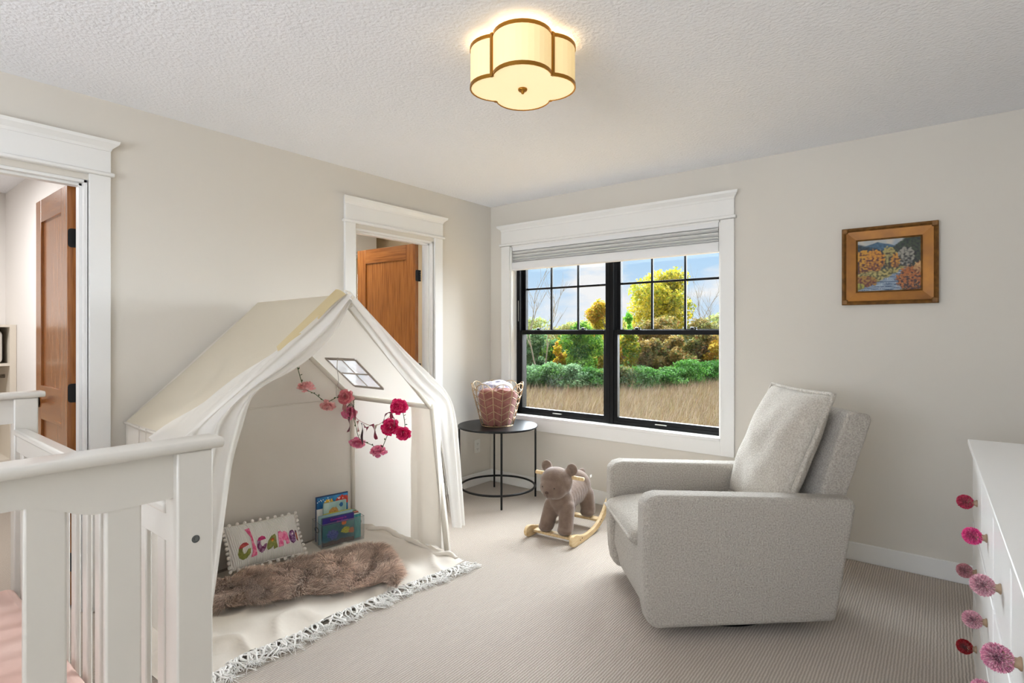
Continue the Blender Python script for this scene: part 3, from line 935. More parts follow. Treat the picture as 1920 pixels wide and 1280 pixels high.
def painting_colour(u, v):
    """u to the right, v up: autumn trees along a stream, blue hills behind"""
    wu, wv = u + 0.035 * nz(u * 11, v * 11, 21) + 0.02 * nz(u * 30, v * 30, 22), v + 0.035 * nz(u * 11, v * 11, 31) + 0.02 * nz(u * 30, v * 30, 32)
    n1 = nz(u * 9, v * 9, 1); n2 = nz(u * 26, v * 26, 5); n3 = nz(u * 55, v * 55, 9)
    def mixc(a, b, t_):
        t_ = max(0, min(1, t_)); return tuple(a[i] * (1 - t_) + b[i] * t_ for i in range(3))
    S_ = lin
    hs = lambda a, b, w_: max(0.0, min(1.0, 0.5 + (a - b) / w_))
    c = mixc(S_('#d8d0c0'), S_('#aebac4'), 0.5 + n1)
    c = mixc(c, mixc(S_('#31546e'), S_('#4c7390'), 0.5 + n2), hs(0.94 - 0.30 * abs(u - 0.33), v + 0.01 * n1, 0.02))
    c = mixc(c, mixc(S_('#10242e'), S_('#28475a'), 0.45 + n2), hs(0.93 - 0.36 * u, v + 0.015 * n1, 0.03))
    c = mixc(c, mixc(S_('#121c14'), S_('#2f4426'), 0.45 + n2 * 1.2), hs(0.84 + 0.85 * (u - 0.58), v + 0.02 * n2, 0.03) if u > 0.5 else 0)
    def blob(c, cu, cv, ru, rv, c1, c2, sh=0.9):
        d_ = ((wu - cu) / ru) ** 2 + ((wv - cv) / rv) ** 2
        k_ = max(0, min(1, (1.12 - d_) * 4 + n2 * 1.5))
        return mixc(c, mixc(S_(c1), S_(c2), 0.5 + n2 * 1.5 + 0.5 * (wv - cv) / rv), k_)
    c = blob(c, 0.90, 0.62, 0.2, 0.3, '#0c100a', '#3a4426')
    c = blob(c, 0.76, 0.62, 0.13, 0.2, '#3a3832', '#a8a294')
    c = blob(c, 0.50, 0.64, 0.13, 0.2, '#4a3a18', '#b8a860')
    c = blob(c, 0.60, 0.56, 0.07, 0.14, '#7a4412', '#e09a2c')
    c = blob(c, 0.10, 0.56, 0.2, 0.24, '#6a300a', '#e0a01c')
    c = blob(c, 0.29, 0.58, 0.15, 0.22, '#78380c', '#e2981c')
    c = mixc(c, S_('#180c06'), max(0, -n2 * 1.6 - 0.35) if 0.3 < v < 0.7 else 0)
    c = mixc(c, mixc(S_('#5a5824'), S_('#c8b468'), 0.5 + n2 * 1.6), hs(0.44 + 0.05 * n1 - 0.15 * abs(u - 0.6), wv, 0.05))
    # stream bends from the right background to the left foreground
    cen = 0.30 + 0.46 * max(0, min(1, wv / 0.40)) ** 0.8; half = 0.36 - 0.80 * wv
    k_ = hs(max(0.02, half), abs(wu - cen), 0.05) if v < 0.42 else 0
    st = mixc(S_('#3f5878'), S_('#a9bacb'), 0.5 + 1.2 * nz(u * 7, v * 55, 2))
    st = mixc(st, S_('#e4e8ec'), max(0, n3 * 1.8 - 0.5))
    c = mixc(c, st, k_)
    c = blob(c, 0.12, 0.20, 0.20, 0.12, '#6a2408', '#b08028')
    c = blob(c, 0.03, 0.10, 0.12, 0.07, '#6e6420', '#b4a838')
    c = blob(c, 0.88, 0.20, 0.26, 0.25, '#3c1404', '#c06a1c')
    c = blob(c, 0.97, 0.42, 0.10, 0.10, '#8a4412', '#e0b070')
    c = mixc(c, S_('#e8bc6c'), max(0, n3 * 2.2 - 0.75) if u > 0.62 and v < 0.5 else 0)
    return c
ca0, ca1, cz0, cz1 = px0 + f_ + 0.004, px1 - f_ - 0.004, pz0 + f_ + 0.004, pz1 - f_ - 0.004
mb = MB()
mb.grid(lambda u, v: (ca0 + (ca1 - ca0) * u, YW - 0.019, cz0 + (cz1 - cz0) * v), 150, 140, col=lambda u, v: tuple(0.72 * q for q in painting_colour(u, v)))
make('canvas', mb, M_paint, t)

# ------------------------------------------------------------------ outlet on the left wall
M_plastic = mat('white_plastic', '#e8e6e0', 0.4)
M_slot = mat('outlet_slot', '#4a4844', 0.6)
t = thing('wall_outlet', 'white duplex outlet on the wall behind the side table', 'outlet', (XL, 3.545, 0.335))
make('cover_plate', MB().box(XL, XL + 0.006, 3.510, 3.580, 0.278, 0.393), M_plastic, t, bevel=0.003)
for z in (0.313, 0.358):
    rc = make('receptacle', MB().box(XL + 0.006, XL + 0.008, 3.530, 3.560, z - 0.014, z + 0.014), M_plastic, t, bevel=0.001)
    s_ = MB(); s_.box(XL + 0.008, XL + 0.0085, 3.537, 3.5395, z - 0.005, z + 0.006); s_.box(XL + 0.008, XL + 0.0085, 3.550, 3.5525, z - 0.005, z + 0.006)
    s_.box(XL + 0.008, XL + 0.0085, 3.5425, 3.5475, z - 0.012, z - 0.008)
    make('slot', s_, M_slot, rc)

# ------------------------------------------------------------------ round side table
TX, TY, TZ, TR = -2.79, 3.367, 0.585, 0.318
M_tblack = mat('black_powder_coat', '#101113', 0.38, metal=0.3)
t = thing('side_table', 'round black metal side table in the corner by the window', 'table', (TX, TY, 0))
make('table_top', MB().lathe([(TR - 0.003, TZ - 0.016), (TR, TZ - 0.013), (TR, TZ - 0.003), (TR - 0.003, TZ)], 64, Matrix.Translation((TX, TY, 0))), M_tblack, t)
for k in range(4):
    a = PI / 4 + k * PI / 2
    lx, ly = TX + (TR - 0.012) * math.cos(a), TY + (TR - 0.012) * math.sin(a)
    make('leg', MB().lathe([(0.008, 0.0), (0.008, TZ - 0.016)], 12, Matrix.Translation((lx, ly, 0))), M_tblack, t)
make('lower_ring', MB().tube([(TX + (TR - 0.021) * math.cos(2 * PI * k / 64), TY + (TR - 0.021) * math.sin(2 * PI * k / 64), 0.10) for k in range(64)], 0.0085, 8, True), M_tblack, t, smooth=True)

# ------------------------------------------------------------------ wire basket with blankets
M_wire = mat('champagne_wire', '#b49a78', 0.4, metal=0.6)
BX, BY, BZ = -2.775, 3.345, TZ
t = thing('wire_basket', 'champagne wire basket of leaf-shaped arches on the side table', 'basket', (BX, BY, BZ))
def bpt(a, z):
    """basket wall: narrow at the bottom, flaring at the rim"""
    h = z / 0.33
    r = 0.125 + 0.055 * min(1, h * 1.3) ** 0.8 + 0.028 * h * h
    return (BX + r * math.cos(a), BY + r * math.sin(a), BZ + 0.006 + z)
NP = 8
for k in range(NP):
    a0 = 2 * PI * k / NP + 0.12; da = 2 * PI / NP
    mb = MB()
    pts = [bpt(a0 - da / 2, 0.0)] + [bpt(a0 - da / 2, 0.05 * i) for i in range(1, 6)]
    arch = [bpt(a0 - da / 2 * math.cos(PI * i / 12), 0.26 + 0.075 * math.sin(PI * i / 12)) for i in range(13)]
    pts += arch + [bpt(a0 + da / 2, 0.05 * i) for i in range(5, -1, -1)]
    mb.tube(pts, 0.0032, 6)
    mb.tube([bpt(a0, 0.03 * i) for i in range(12)], 0.0026, 6)
    for i in range(5):
        z = 0.035 + 0.056 * i
        for sg in (-1, 1):
            mb.tube([bpt(a0 + sg * da / 2 * q, z + 0.034 * q) for q in (0, 0.33, 0.66, 1.0)], 0.0026, 6)
    make('wire_arch', mb, M_wire, t, smooth=True)
make('base_ring', MB().tube([bpt(2 * PI * k / 48, 0.0) for k in range(48)], 0.003, 6, True), M_wire, t, smooth=True)
bm_ = MB()
for k in range(5):
    x = -0.1 + 0.05 * k; yy = math.sqrt(0.124 ** 2 - x * x)
    bm_.tube([(BX + x, BY - yy, BZ + 0.005), (BX + x, BY + yy, BZ + 0.005)], 0.002, 6)
make('base_wires', bm_, M_wire, t)
M_pinkblk = mat('dusty_pink_knit', '#a36b61', 0.9, var=('#8a564e', 30), bump=(55, 0.5, 0.004), kind='wave', sheen=0.2, rot=(0, PI / 2, 0))
M_floral = mat('white_floral_fleece', '#e4e0e4', 0.9, var=('#a9a4bb', 38, 0.06), bump=(40, 0.4, 0.004), sheen=0.2)
def soft_lump(cx, cy, cz, rx, ry, rz, seed, amp, nu=40, nv=26, p=0.75, clampr=None):
    mb = MB()
    def fn(u, v):
        a = 2 * PI * u; tt = PI * v
        s1 = math.copysign(abs(math.sin(tt)) ** p, math.sin(tt)); c1 = math.copysign(abs(math.cos(tt)) ** p, math.cos(tt))
        k = 1 + amp * nz(math.cos(a) * 2.2 + seed, math.sin(a) * 2.2, c1 * 2.4)
        ca = math.copysign(abs(math.cos(a)) ** 0.85, math.cos(a)); sa = math.copysign(abs(math.sin(a)) ** 0.85, math.sin(a))
        x, y, z = rx * s1 * ca * k, ry * s1 * sa * k, rz * c1 * (1 + amp * 0.6 * nz(a * 1.5, seed, 4))
        if clampr:
            zz = cz + z - clampr[2]
            lim = 0.108 + 0.05 * min(1, max(0, zz) / 0.33 * 1.3) ** 0.8 + 0.024 * (max(0, zz) / 0.33) ** 2
            dx, dy = cx + x - clampr[0], cy + y - clampr[1]; r_ = math.hypot(dx, dy)
            if r_ > lim: x -= dx * (1 - lim / r_); y -= dy * (1 - lim / r_)
        return (cx + x, cy + y, cz + z)
    mb.grid(fn, nu, nv, closeu=True)
    return mb
cl = (BX, BY, BZ + 0.006)
o = make('pink_blanket', soft_lump(BX + 0.055, BY - 0.055, BZ + 0.155, 0.15, 0.145, 0.143, 2.0, 0.24, p=0.4, clampr=cl), M_pinkblk, None, smooth=True)
tag(o, 'dusty pink knitted blanket rolled up in the wire basket', 'blanket')
o = make('floral_blanket', soft_lump(BX - 0.065, BY + 0.055, BZ + 0.175, 0.135, 0.14, 0.163, 6.0, 0.30, p=0.45, clampr=cl), M_floral, None, smooth=True)
tag(o, 'white floral fleece blanket stuffed in the wire basket', 'blanket')

# ------------------------------------------------------------------ dresser
M_dress = mat('white_dresser_paint', '#ecebe9', 0.3, coat=0.2)
M_knob = mat('pale_wood_knob', '#a89078', 0.6, var=('#94795c', 20))
DA = math.radians(0.716)     # turned very slightly off the wall
DL = (0.106, 2.79, 0.0)      # far front corner on the floor; local +x into the dresser, -y towards the camera
t = thing('dresser', 'white dresser with pompom knobs along the right wall', 'dresser', DL, DA)
DW, DD, DHt = 1.66, 0.46, 0.90
make('body', MB().box(0.006, DD, -DW, 0.0, 0.07, DHt - 0.022), M_dress, t, world=False, bevel=0.002)
make('top', MB().box(-0.022, DD + 0.004, -DW - 0.02, 0.02, DHt - 0.02, DHt), M_dress, t, world=False, bevel=0.002)
for (yy) in (-0.05, -DW + 0.0):
    for (xx) in (0.0, DD - 0.05):
        make('foot', MB().box(xx, xx + 0.05, yy, yy + 0.05, 0.0, 0.07), M_dress, t, world=False)
make('plinth', MB().box(0.012, 0.03, -DW + 0.05, -0.05, 0.03, 0.07), M_dress, t, world=False)
def pompom_mesh(name, cols, r=0.025, n=2600, flat=False):
    th = rng.random(n) * 2 * PI; cz = 2 * rng.random(n) - 1
    sq = np.sqrt(1 - cz ** 2)
    d = np.stack([sq * np.cos(th), sq * np.sin(th), cz], 1)
    V, F = strands(d * r * 0.45, d + rng.normal(size=(n, 3)) * 0.22, r * (0.50 + 0.12 * rng.random(n)), 0.0034, None)
    T_ = V.reshape(n, 5, 3); T_[:, 2] = T_[:, 0] + (T_[:, 4] - T_[:, 0]) * 0.93 + (T_[:, 2] - T_[:, 3]) * 0.35; T_[:, 3] = T_[:, 1] + (T_[:, 4] - T_[:, 1]) * 0.93 - (T_[:, 2] - T_[:, 3]) * 0.1
    V = T_.reshape(-1, 3)
    # blunt yarn ends: widen the tips
    tip = V.reshape(n, 5, 3)
    pal = np.array([lin(c) for c in cols]); cc = pal[rng.integers(0, len(pal), n)] * (0.75 + 0.5 * rng.random(n))[:, None]
    me = np_mesh(name, V, F, M_yarn, None, np.repeat(cc, 5, 0))
    m_ = me.data
    bpy.data.objects.remove(me)
    return m_
M_yarn = mat('wool_yarn', '#ffffff', 0.9, attr=True, sheen=0.2, spec=0.1)
POM = {'red': pompom_mesh('pompom_red', ['#c83c58', '#d85070', '#b02c48']),
       'hot': pompom_mesh('pompom_hot_pink', ['#e8488c', '#f070a8', '#d83080']),
       'dusty': pompom_mesh('pompom_dusty', ['#c8868c', '#d8a0a4', '#b87078']),
       'pale': pompom_mesh('pompom_pale', ['#dca4b0', '#ecc4ca', '#c88a9a']),
       'rose': pompom_mesh('pompom_rose', ['#d890a6', '#e8b4c2', '#c07090']),
       'crimson': pompom_mesh('pompom_crimson', ['#a82028', '#bc2c34', '#8c161e'])}
seams = [-0.03, -0.50, -0.90, -1.29, -1.63]
knob_prof = [(0.0115, 0.0), (0.0125, 0.002), (0.0090, 0.006), (0.0085, 0.011), (0.0135, 0.018), (0.0175, 0.023), (0.0175, 0.027), (0, 0.028)]
def drawer(y0_, y1_, z0_, z1_, knobs):
    d_ = make('drawer', MB().box(-0.010, 0.006, min(y0_, y1_) + 0.014, max(y0_, y1_) - 0.014, z0_ + 0.004, z1_ - 0.004), M_dress, t, world=False, bevel=0.002)
    for (ky, kz, c_) in knobs:
        km = MB(); km.lathe(knob_prof, 18, Matrix.Translation((-0.010, ky, kz)) @ Matrix.Rotation(-PI / 2, 4, 'Y'))
        make('knob', km, M_knob, d_, world=False, smooth=True)
        p_ = link('pompom', POM[c_], None, d_); p_.location = (-0.043, ky, kz)
kn1 = [-0.305, -0.71, -1.10, -1.46]
cs1 = ['red', 'hot', 'pale', 'rose']
for i in range(4):
    drawer(seams[i], seams[i + 1], 0.612, 0.862, [(kn1[i], 0.728, cs1[i])])
drawer(seams[0], seams[2], 0.350, 0.600, [(-0.27, 0.475, 'dusty'), (-0.71, 0.485, 'pale')])
drawer(seams[2], seams[4], 0.350, 0.600, [(-1.10, 0.48, 'rose'), (-1.46, 0.48, 'dusty')])
drawer(seams[0], seams[2], 0.088, 0.338, [(-0.27, 0.205, 'crimson'), (-0.71, 0.21, 'hot')])
drawer(seams[2], seams[4], 0.088, 0.338, [(-1.10, 0.21, 'pale'), (-1.46, 0.21, 'red')])

# ------------------------------------------------------------------ swivel armchair
M_boucle = mat('greige_boucle', '#c8c1b6', 0.95, var=('#a9a095', 150, 0.16), bump=(150, 1.0, 0.009), sheen=0.3, spec=0.15)
M_boucle2 = mat('pale_boucle', '#d2cbc0', 0.95, var=('#b5ac9f', 150, 0.16), bump=(150, 1.0, 0.009), sheen=0.3, spec=0.15)
CA = math.radians(41)
t = thing('armchair', 'greige boucle swivel glider armchair beside the window', 'armchair', (-0.98, 2.19, 0), CA)
CWd = 0.735
# local: x from front (0) to rear, y from near side (0) to far side
side = [(0.03, 0.05), (0.83, 0.062), (0.925, 0.575), (0.9, 0.592), (0.05, 0.622), (0.012, 0.612), (-0.018, 0.585), (-0.022, 0.30), (-0.012, 0.14), (0.0, 0.08)]
AT = 0.115
for (ya, yb) in ((0.0, AT), (CWd - AT, CWd)):
    make('arm', MB().prism(side, ya, yb, 'y'), M_boucle, t, world=False, bevel=0.022, seg=4)
make('front_panel', MB().prism([(0.035, 0.06), (0.06, 0.06), (0.06, 0.36), (0.012, 0.36), (0.0, 0.2)], AT - 0.004, CWd - AT + 0.004, 'y'), M_boucle, t, world=False, bevel=0.006)
make('seat_deck', MB().box(0.06, 0.80, AT, CWd - AT, 0.07, 0.32), M_boucle, t, world=False)
def cushion(cx, cy, cz, lx, ly, lz, crown=0.03, edge=0.5, nu=36, nv=36, seam=True):
    """box cushion with crowned faces, in its own frame"""
    mb = MB()
    def prof(u, v):
        a = max(0.0, 1 - abs(2 * u - 1) ** 5); b = max(0.0, 1 - abs(2 * v - 1) ** 5)
        return (a * b) ** 0.5
    for sg in (1, -1):
        mb.grid(lambda u, v: (cx + lx * (u - .5), cy + ly * (v - .5), cz + sg * (lz * edge * 0.5 * prof(u, v) ** 0.7 + (lz * (1 - edge) * 0.5 + crown) * math.sin(PI * u) ** 0.6 * math.sin(PI * v) ** 0.6 * prof(u, v))), nu, nv)
    return mb
sc = make('seat_cushion', cushion(0.33, CWd / 2, 0.40, 0.76, CWd - 2 * AT + 0.02, 0.17, 0.012, 0.75), M_boucle2, t, world=False, smooth=True, merge=True)
ys = [AT - 0.004 + (CWd - 2 * AT + 0.008) * i / 20 for i in range(21)]
make('piping', MB().tube([(-0.047, y, 0.40) for y in ys], 0.007, 8), M_boucle2, sc, world=False, smooth=True)
# back: leaning slab
back = [(0.76, 0.30), (0.86, 0.30), (0.935, 0.58), (1.055, 0.925), (1.045, 0.95), (0.955, 0.962), (0.935, 0.95), (0.80, 0.55)]
make('backrest', MB().prism(back, AT * 0.78, CWd - AT * 0.78, 'y'), M_boucle, t, world=False, bevel=0.016, seg=4)
# loose back pillow, knife edged with a flanged seam
def pillow_mesh(wd, ht, th, nu=44, nv=44, wob=0.006, seed=0.0, pinch=0.06):
    mb = MB()
    def base(u, v):
        x = (u - .5) * wd; y = (v - .5) * ht
        # edges bow inwards a little, corners stick out
        x *= 1 - pinch * (1 - abs(2 * v - 1) ** 2) * abs(2 * u - 1)
        y *= 1 - pinch * (1 - abs(2 * u - 1) ** 2) * abs(2 * v - 1)
        return x, y
    def zz(u, v):
        k = max(0, (1 - abs(2 * u - 1) ** 2.4)) * max(0, (1 - abs(2 * v - 1) ** 2.4))
        return th / 2 * k ** 0.5 + wob * nz(u * 4 + seed, v * 4, seed) * k ** 0.3
    for sg in (1, -1):
        mb.grid(lambda u, v: (base(u, v)[0], base(u, v)[1], sg * zz(u, v)), nu, nv)
    rim = []
    n_ = 20
    for k in range(n_): rim.append(base(k / n_, 0) + (0,))
    for k in range(n_): rim.append(base(1, k / n_) + (0,))
    for k in range(n_): rim.append(base(1 - k / n_, 1) + (0,))
    for k in range(n_): rim.append(base(0, 1 - k / n_) + (0,))
    return mb, rim, zz, base
pm, rim, _, _ = pillow_mesh(0.52, 0.625, 0.20, pinch=0.03, wob=0.014)
lean = math.radians(67)
MP = Matrix.Translation((0.785, CWd / 2 + 0.01, 0.755)) @ Matrix.Rotation(-lean, 4, 'Y') @ Matrix.Rotation(PI / 2, 4, 'Z')
# pillow frame: x -> width, y -> height (up the back), z -> out of the back
MP = Matrix(((0, math.cos(lean), -math.sin(lean), 0.760), (-1, 0, 0, CWd / 2), (0, math.sin(lean), math.cos(lean), 0.748), (0, 0, 0, 1)))
pm.v = [tuple(MP @ Vector(p)) for p in pm.v]
bc = make('back_cushion', pm, M_boucle2, t, world=False, smooth=True, merge=True)
rim2 = []
for i, p in enumerate(rim):
    k = 1.012
    rim2.append(MP @ Vector((p[0] * k, p[1] * k, 0.006 * nz(i * 0.35, 2, 0))))
make('flange', MB().tube(rim2, 0.0115, 8, True), M_boucle2, bc, world=False, smooth=True)
make('swivel_base', MB().lathe([(0.265, 0.0), (0.27, 0.008), (0.27, 0.02), (0.25, 0.028), (0.08, 0.03), (0.08, 0.072)], 48, Matrix.Translation((0.44, CWd / 2, 0))), M_black, t, world=False)
# ================================================================== crib
XN, XF = -1.23, -2.69          # centre planes of the near and far end panels
YC0, YC1 = -0.254, 0.514       # outer faces along y
CT = 1.10
t = thing('crib', 'white wooden slatted crib in the left foreground', 'crib', ((XN + XF) / 2, (YC0 + YC1) / 2, 0))
M_crib = mat('white_crib_paint', '#d9d4cb', 0.28, coat=0.3)
PW = 0.069
def end_panel(xc, sgn):
    th = 0.021
    for (a, b_) in ((YC0, YC0 + PW), (YC1 - PW, YC1)):
        p_ = make('post', MB().box(xc - 0.03, xc + 0.03, a, b_, 0.0, CT - 0.022), M_crib, t, bevel=0.004)
        for z in (0.898, 0.30):
            yc = (a + b_) / 2
            scr = MB()
            Ms = Matrix.Translation((xc + sgn * 0.03, yc, z)) @ Matrix.Rotation(sgn * PI / 2, 4, 'Y')
            scr.lathe([(0.0078, -0.001), (0.0078, 0.0012), (0.0062, 0.0014), (0.0058, 0.0004), (0.003, 0.0004), (0.0026, 0.0012), (0, 0.0012)], 18, Ms)
            make('bolt_head', scr, M_bolt, p_)
    # cap rail, bullnosed, slightly wider than the posts
    cap = [(-0.034, CT - 0.022), (-0.039, CT - 0.014), (-0.038, CT - 0.005), (-0.032, CT), (0.032, CT), (0.038, CT - 0.005), (0.039, CT - 0.014), (0.034, CT - 0.022)]
    make('cap_rail', MB().prism([(xc + p[0], p[1]) for p in cap], YC0 - 0.02, YC1 + 0.02, 'y'), M_crib, t, bevel=0.006, seg=3)
    # apron board with a shallow arch
    ya, yb = YC0 + PW, YC1 - PW
    ym = (ya + yb) / 2; n_ = 24
    low = []
    for i in range(n_ + 1):
        y = ya + (yb - ya) * i / n_
        q = abs(y - ym) / ((yb - ya) / 2)
        sm = min(1, max(0, (q - 0.28) / 0.32)); sm = sm * sm * (3 - 2 * sm)
        low.append((y, 1.022 - 0.036 * sm))
    mb = MB()
    vs_ = []; fs_ = []
    for (y, z) in low:
        vs_ += [(xc - th / 2, y, z), (xc + th / 2, y, z), (xc - th / 2, y, CT - 0.022), (xc + th / 2, y, CT - 0.022)]
    for i in range(n_):
        a = i * 4; b_ = a + 4
        fs_ += [(a, a + 1, b_ + 1, b_), (a + 2, b_ + 2, b_ + 3, a + 3), (a + 1, a + 3, b_ + 3, b_ + 1), (a, b_, b_ + 2, a + 2)]
    mb.add(vs_, fs_)
    make('apron_board', mb, M_crib, t)
    make('lower_rail', MB().box(xc - th / 2, xc + th / 2, ya, yb, 0.14, 0.24), M_crib, t, bevel=0.003)
    for k in range(5):
        a = -0.13 + 0.1155 * k
        make('slat', MB().box(xc - 0.0085, xc + 0.0085, a, a + 0.059, 0.235, 1.03), M_crib, t, bevel=0.004)
M_bolt = mat('steel_bolt', '#6f716f', 0.35, metal=0.9)
end_panel(XN, 1)
end_panel(XF, -1)
for (yc, nm) in ((YC1 - 0.052, 'front'), (YC0 + 0.052, 'rear')):
    xa_, xb_ = XF + 0.03, XN - 0.03
    make('side_cap_rail', MB().box(xa_, xb_, yc - 0.02, yc + 0.02, 0.945, 0.968), M_crib, t, bevel=0.007, seg=3)
    make('side_rail', MB().box(xa_, xb_, yc - 0.011, yc + 0.011, 0.885, 0.945), M_crib, t, bevel=0.002)
    make('side_rail', MB().box(xa_, xb_, yc - 0.011, yc + 0.011, 0.17, 0.24), M_crib, t, bevel=0.002)
    ns = 13
    for k in range(ns):
        xs_ = xa_ + (xb_ - xa_) * (k + 0.5) / ns
        make('slat', MB().box(xs_ - 0.02, xs_ + 0.02, yc - 0.007, yc + 0.007, 0.235, 0.89), M_crib, t, bevel=0.004)
make('mattress_support', MB().box(XF + 0.04, XN - 0.04, YC0 + 0.07, YC1 - 0.07, 0.25, 0.275), M_crib, t)
M_sheet = mat('pink_crib_sheet', '#deb9aa', 0.85, var=('#d6ac9c', 5), bump=(9, 0.25, 0.01), sheen=0.2)
mt = make('crib_mattress', MB().box(XF + 0.035, XN - 0.035, YC0 + 0.068, YC1 - 0.068, 0.277, 0.40), M_sheet, None, bevel=0.028, seg=4)
tag(mt, 'crib mattress under a blush pink fitted sheet', 'mattress')

# ================================================================== play tent
M_canvas = mat('cream_tent_canvas', '#eee8df', 0.9, bump=(14, 0.16, 0.012), transl=0.36, spec=0.1)
M_canvas_shade = mat('cream_canvas_shaded', '#dad0bc', 0.9, bump=(14, 0.16, 0.012), transl=0.2, spec=0.1)  # same canvas in a darker copy, for the side without light showing through
M_hem_glow = mat('hem_warm_glow', '#d8c69c', 0.9, transl=0.25)  # warm glow of light through the hem near the apex, put into its colour
M_sheer = mat('white_lace_sheer', '#f2efea', 0.9, bump=(60, 0.4, 0.003), transl=0.45, alpha=0.86, spec=0.05)
M_pole = mat('cream_pole', '#ddd6c9', 0.6)
M_vinyl = mat('clear_vinyl', '#eef0f6', 0.15, transl=0.6, alpha=0.62)
M_tape = mat('grey_binding_tape', '#b9b0a6', 0.8)
t = thing('play_tent', 'cream canvas house-shaped play tent between the two doorways', 'tent', (-2.75, 1.63, 0))
EBL, EFL = Vector((-3.12, 0.930, 0.888)), Vector((-2.40, 0.922, 0.885))
EBR, EFR = Vector((-3.11, 2.235, 0.893)), Vector((-2.43, 2.340, 0.872))
RBk, RFr = Vector((-3.12, 1.582, 1.495)), Vector((-2.335, 1.637, 1.513))
GBL, GFL = Vector((-3.125, 0.935, 0.012)), Vector((-2.36, 0.915, 0.012))
GBR, GFR = Vector((-3.125, 2.255, 0.012)), Vector((-2.305, 2.345, 0.012))
def bil(a, b, c, d, u, v):
    """a-b along u at v=0 ; d-c along u at v=1"""
    return a * (1 - u) * (1 - v) + b * u * (1 - v) + c * u * v + d * (1 - u) * v
def cloth(a, b, c, d, nvec, amp, sag, seed, nu=28, nv=28, fr=3.0):
    nvec = Vector(nvec)
    def fn(u, v):
        e_ = math.sin(PI * u) * math.sin(PI * v)
        return bil(a, b, c, d, u, v) + nvec * (sag * math.sin(PI * v) * (0.4 + 0.6 * math.sin(PI * u)) + amp * e_ ** 0.5 * nz(u * fr + seed, v * fr, seed))
    return MB().grid(fn, nu, nv)
make('roof_panel', cloth(EBL, EFL, RFr, RBk, (0, -0.66, 0.75), 0.016, -0.022, 1.0), M_canvas_shade, t, smooth=True)
# right slope with an opening for the little vinyl window
def roofR(u, v):
    e_ = math.sin(PI * u) * math.sin(PI * v)
    return bil(EBR, EFR, RFr, RBk, u, v) + Vector((0, 0.66, 0.75)) * (-0.015 * math.sin(PI * v) + 0.012 * e_ * nz(u * 3, v * 3, 8))
wu0, wu1, wv0, wv1 = 0.21, 0.56, 0.165, 0.475
us = [0, 0.07, 0.14, wu0] + [wu0 + (wu1 - wu0) * k / 6 for k in range(1, 7)] + [0.64, 0.73, 0.82, 0.91, 1.0]
vs2 = [0, 0.08, wv0] + [wv0 + (wv1 - wv0) * k / 6 for k in range(1, 7)] + [0.56, 0.65, 0.74, 0.83, 0.92, 1.0]
mb = MB()
mb.v = [tuple(roofR(u, v)) for v in vs2 for u in us]
for j in range(len(vs2) - 1):
    for i in range(len(us) - 1):
        if wu0 - 1e-6 <= us[i] < wu1 - 1e-6 and wv0 - 1e-6 <= vs2[j] < wv1 - 1e-6:
            continue
        a = j * len(us) + i
        mb.f.append((a, a + 1, a + 1 + len(us), a + len(us)))
make('roof_panel', mb, M_canvas, t, smooth=True)
ins = Vector((0, -0.012, -0.010))
wp = make('window_panel', MB().grid(lambda u, v: roofR(wu0 + (wu1 - wu0) * u, wv0 + (wv1 - wv0) * v) + Vector((0, .66, .75)) * (0.010 * nz(u * 5, v * 5, 3) - 0.004), 20, 20), M_vinyl, t, smooth=True)
def rstrip(u0, v0, u1, v1, wd):
    """flat tape on the inside of the right roof slope"""
    p0, p1 = roofR(u0, v0) + ins * 0.5, roofR(u1, v1) + ins * 0.5
    d_ = (p1 - p0).normalized(); s_ = d_.cross(Vector((0, .66, .75))).normalized() * wd
    nn = Vector((0, .66, .75)) * 0.002
    return [p0 - s_ - nn, p0 + s_ - nn, p1 + s_ - nn, p1 - s_ - nn, p0 - s_ + nn, p0 + s_ + nn, p1 + s_ + nn, p1 - s_ + nn]
BF = [(3, 2, 1, 0), (4, 5, 6, 7), (0, 1, 5, 4), (1, 2, 6, 5), (2, 3, 7, 6), (3, 0, 4, 7)]
for (a, b_, c_, d_, w_) in ((wu0, wv0, wu1, wv0, 0.010), (wu0, wv1, wu1, wv1, 0.010), (wu0, wv0, wu0, wv1, 0.008), (wu1, wv0, wu1, wv1, 0.010)):
    make('window_binding', MB().add(rstrip(a, b_, c_, d_, w_), BF), M_tape, wp)
um, vm = (wu0 + wu1) / 2, (wv0 + wv1) / 2
for (a, b_, c_, d_) in ((um, wv0, um, wv1), (wu0, vm, wu1, vm)):
    make('glazing_tape', MB().add(rstrip(a, b_, c_, d_, 0.0045), BF), M_tape, wp)
ti = roofR(um, wv1 + 0.02) + ins
make('window_tie', MB().tube(catmull([ti, ti + Vector((0.01, -0.012, -0.06)), ti + Vector((0.03, -0.015, -0.13)), ti + Vector((0.015, -0.02, -0.20)), ti + Vector((0.02, -0.02, -0.24))], 5), 0.0022, 5), M_tape, wp, smooth=True)
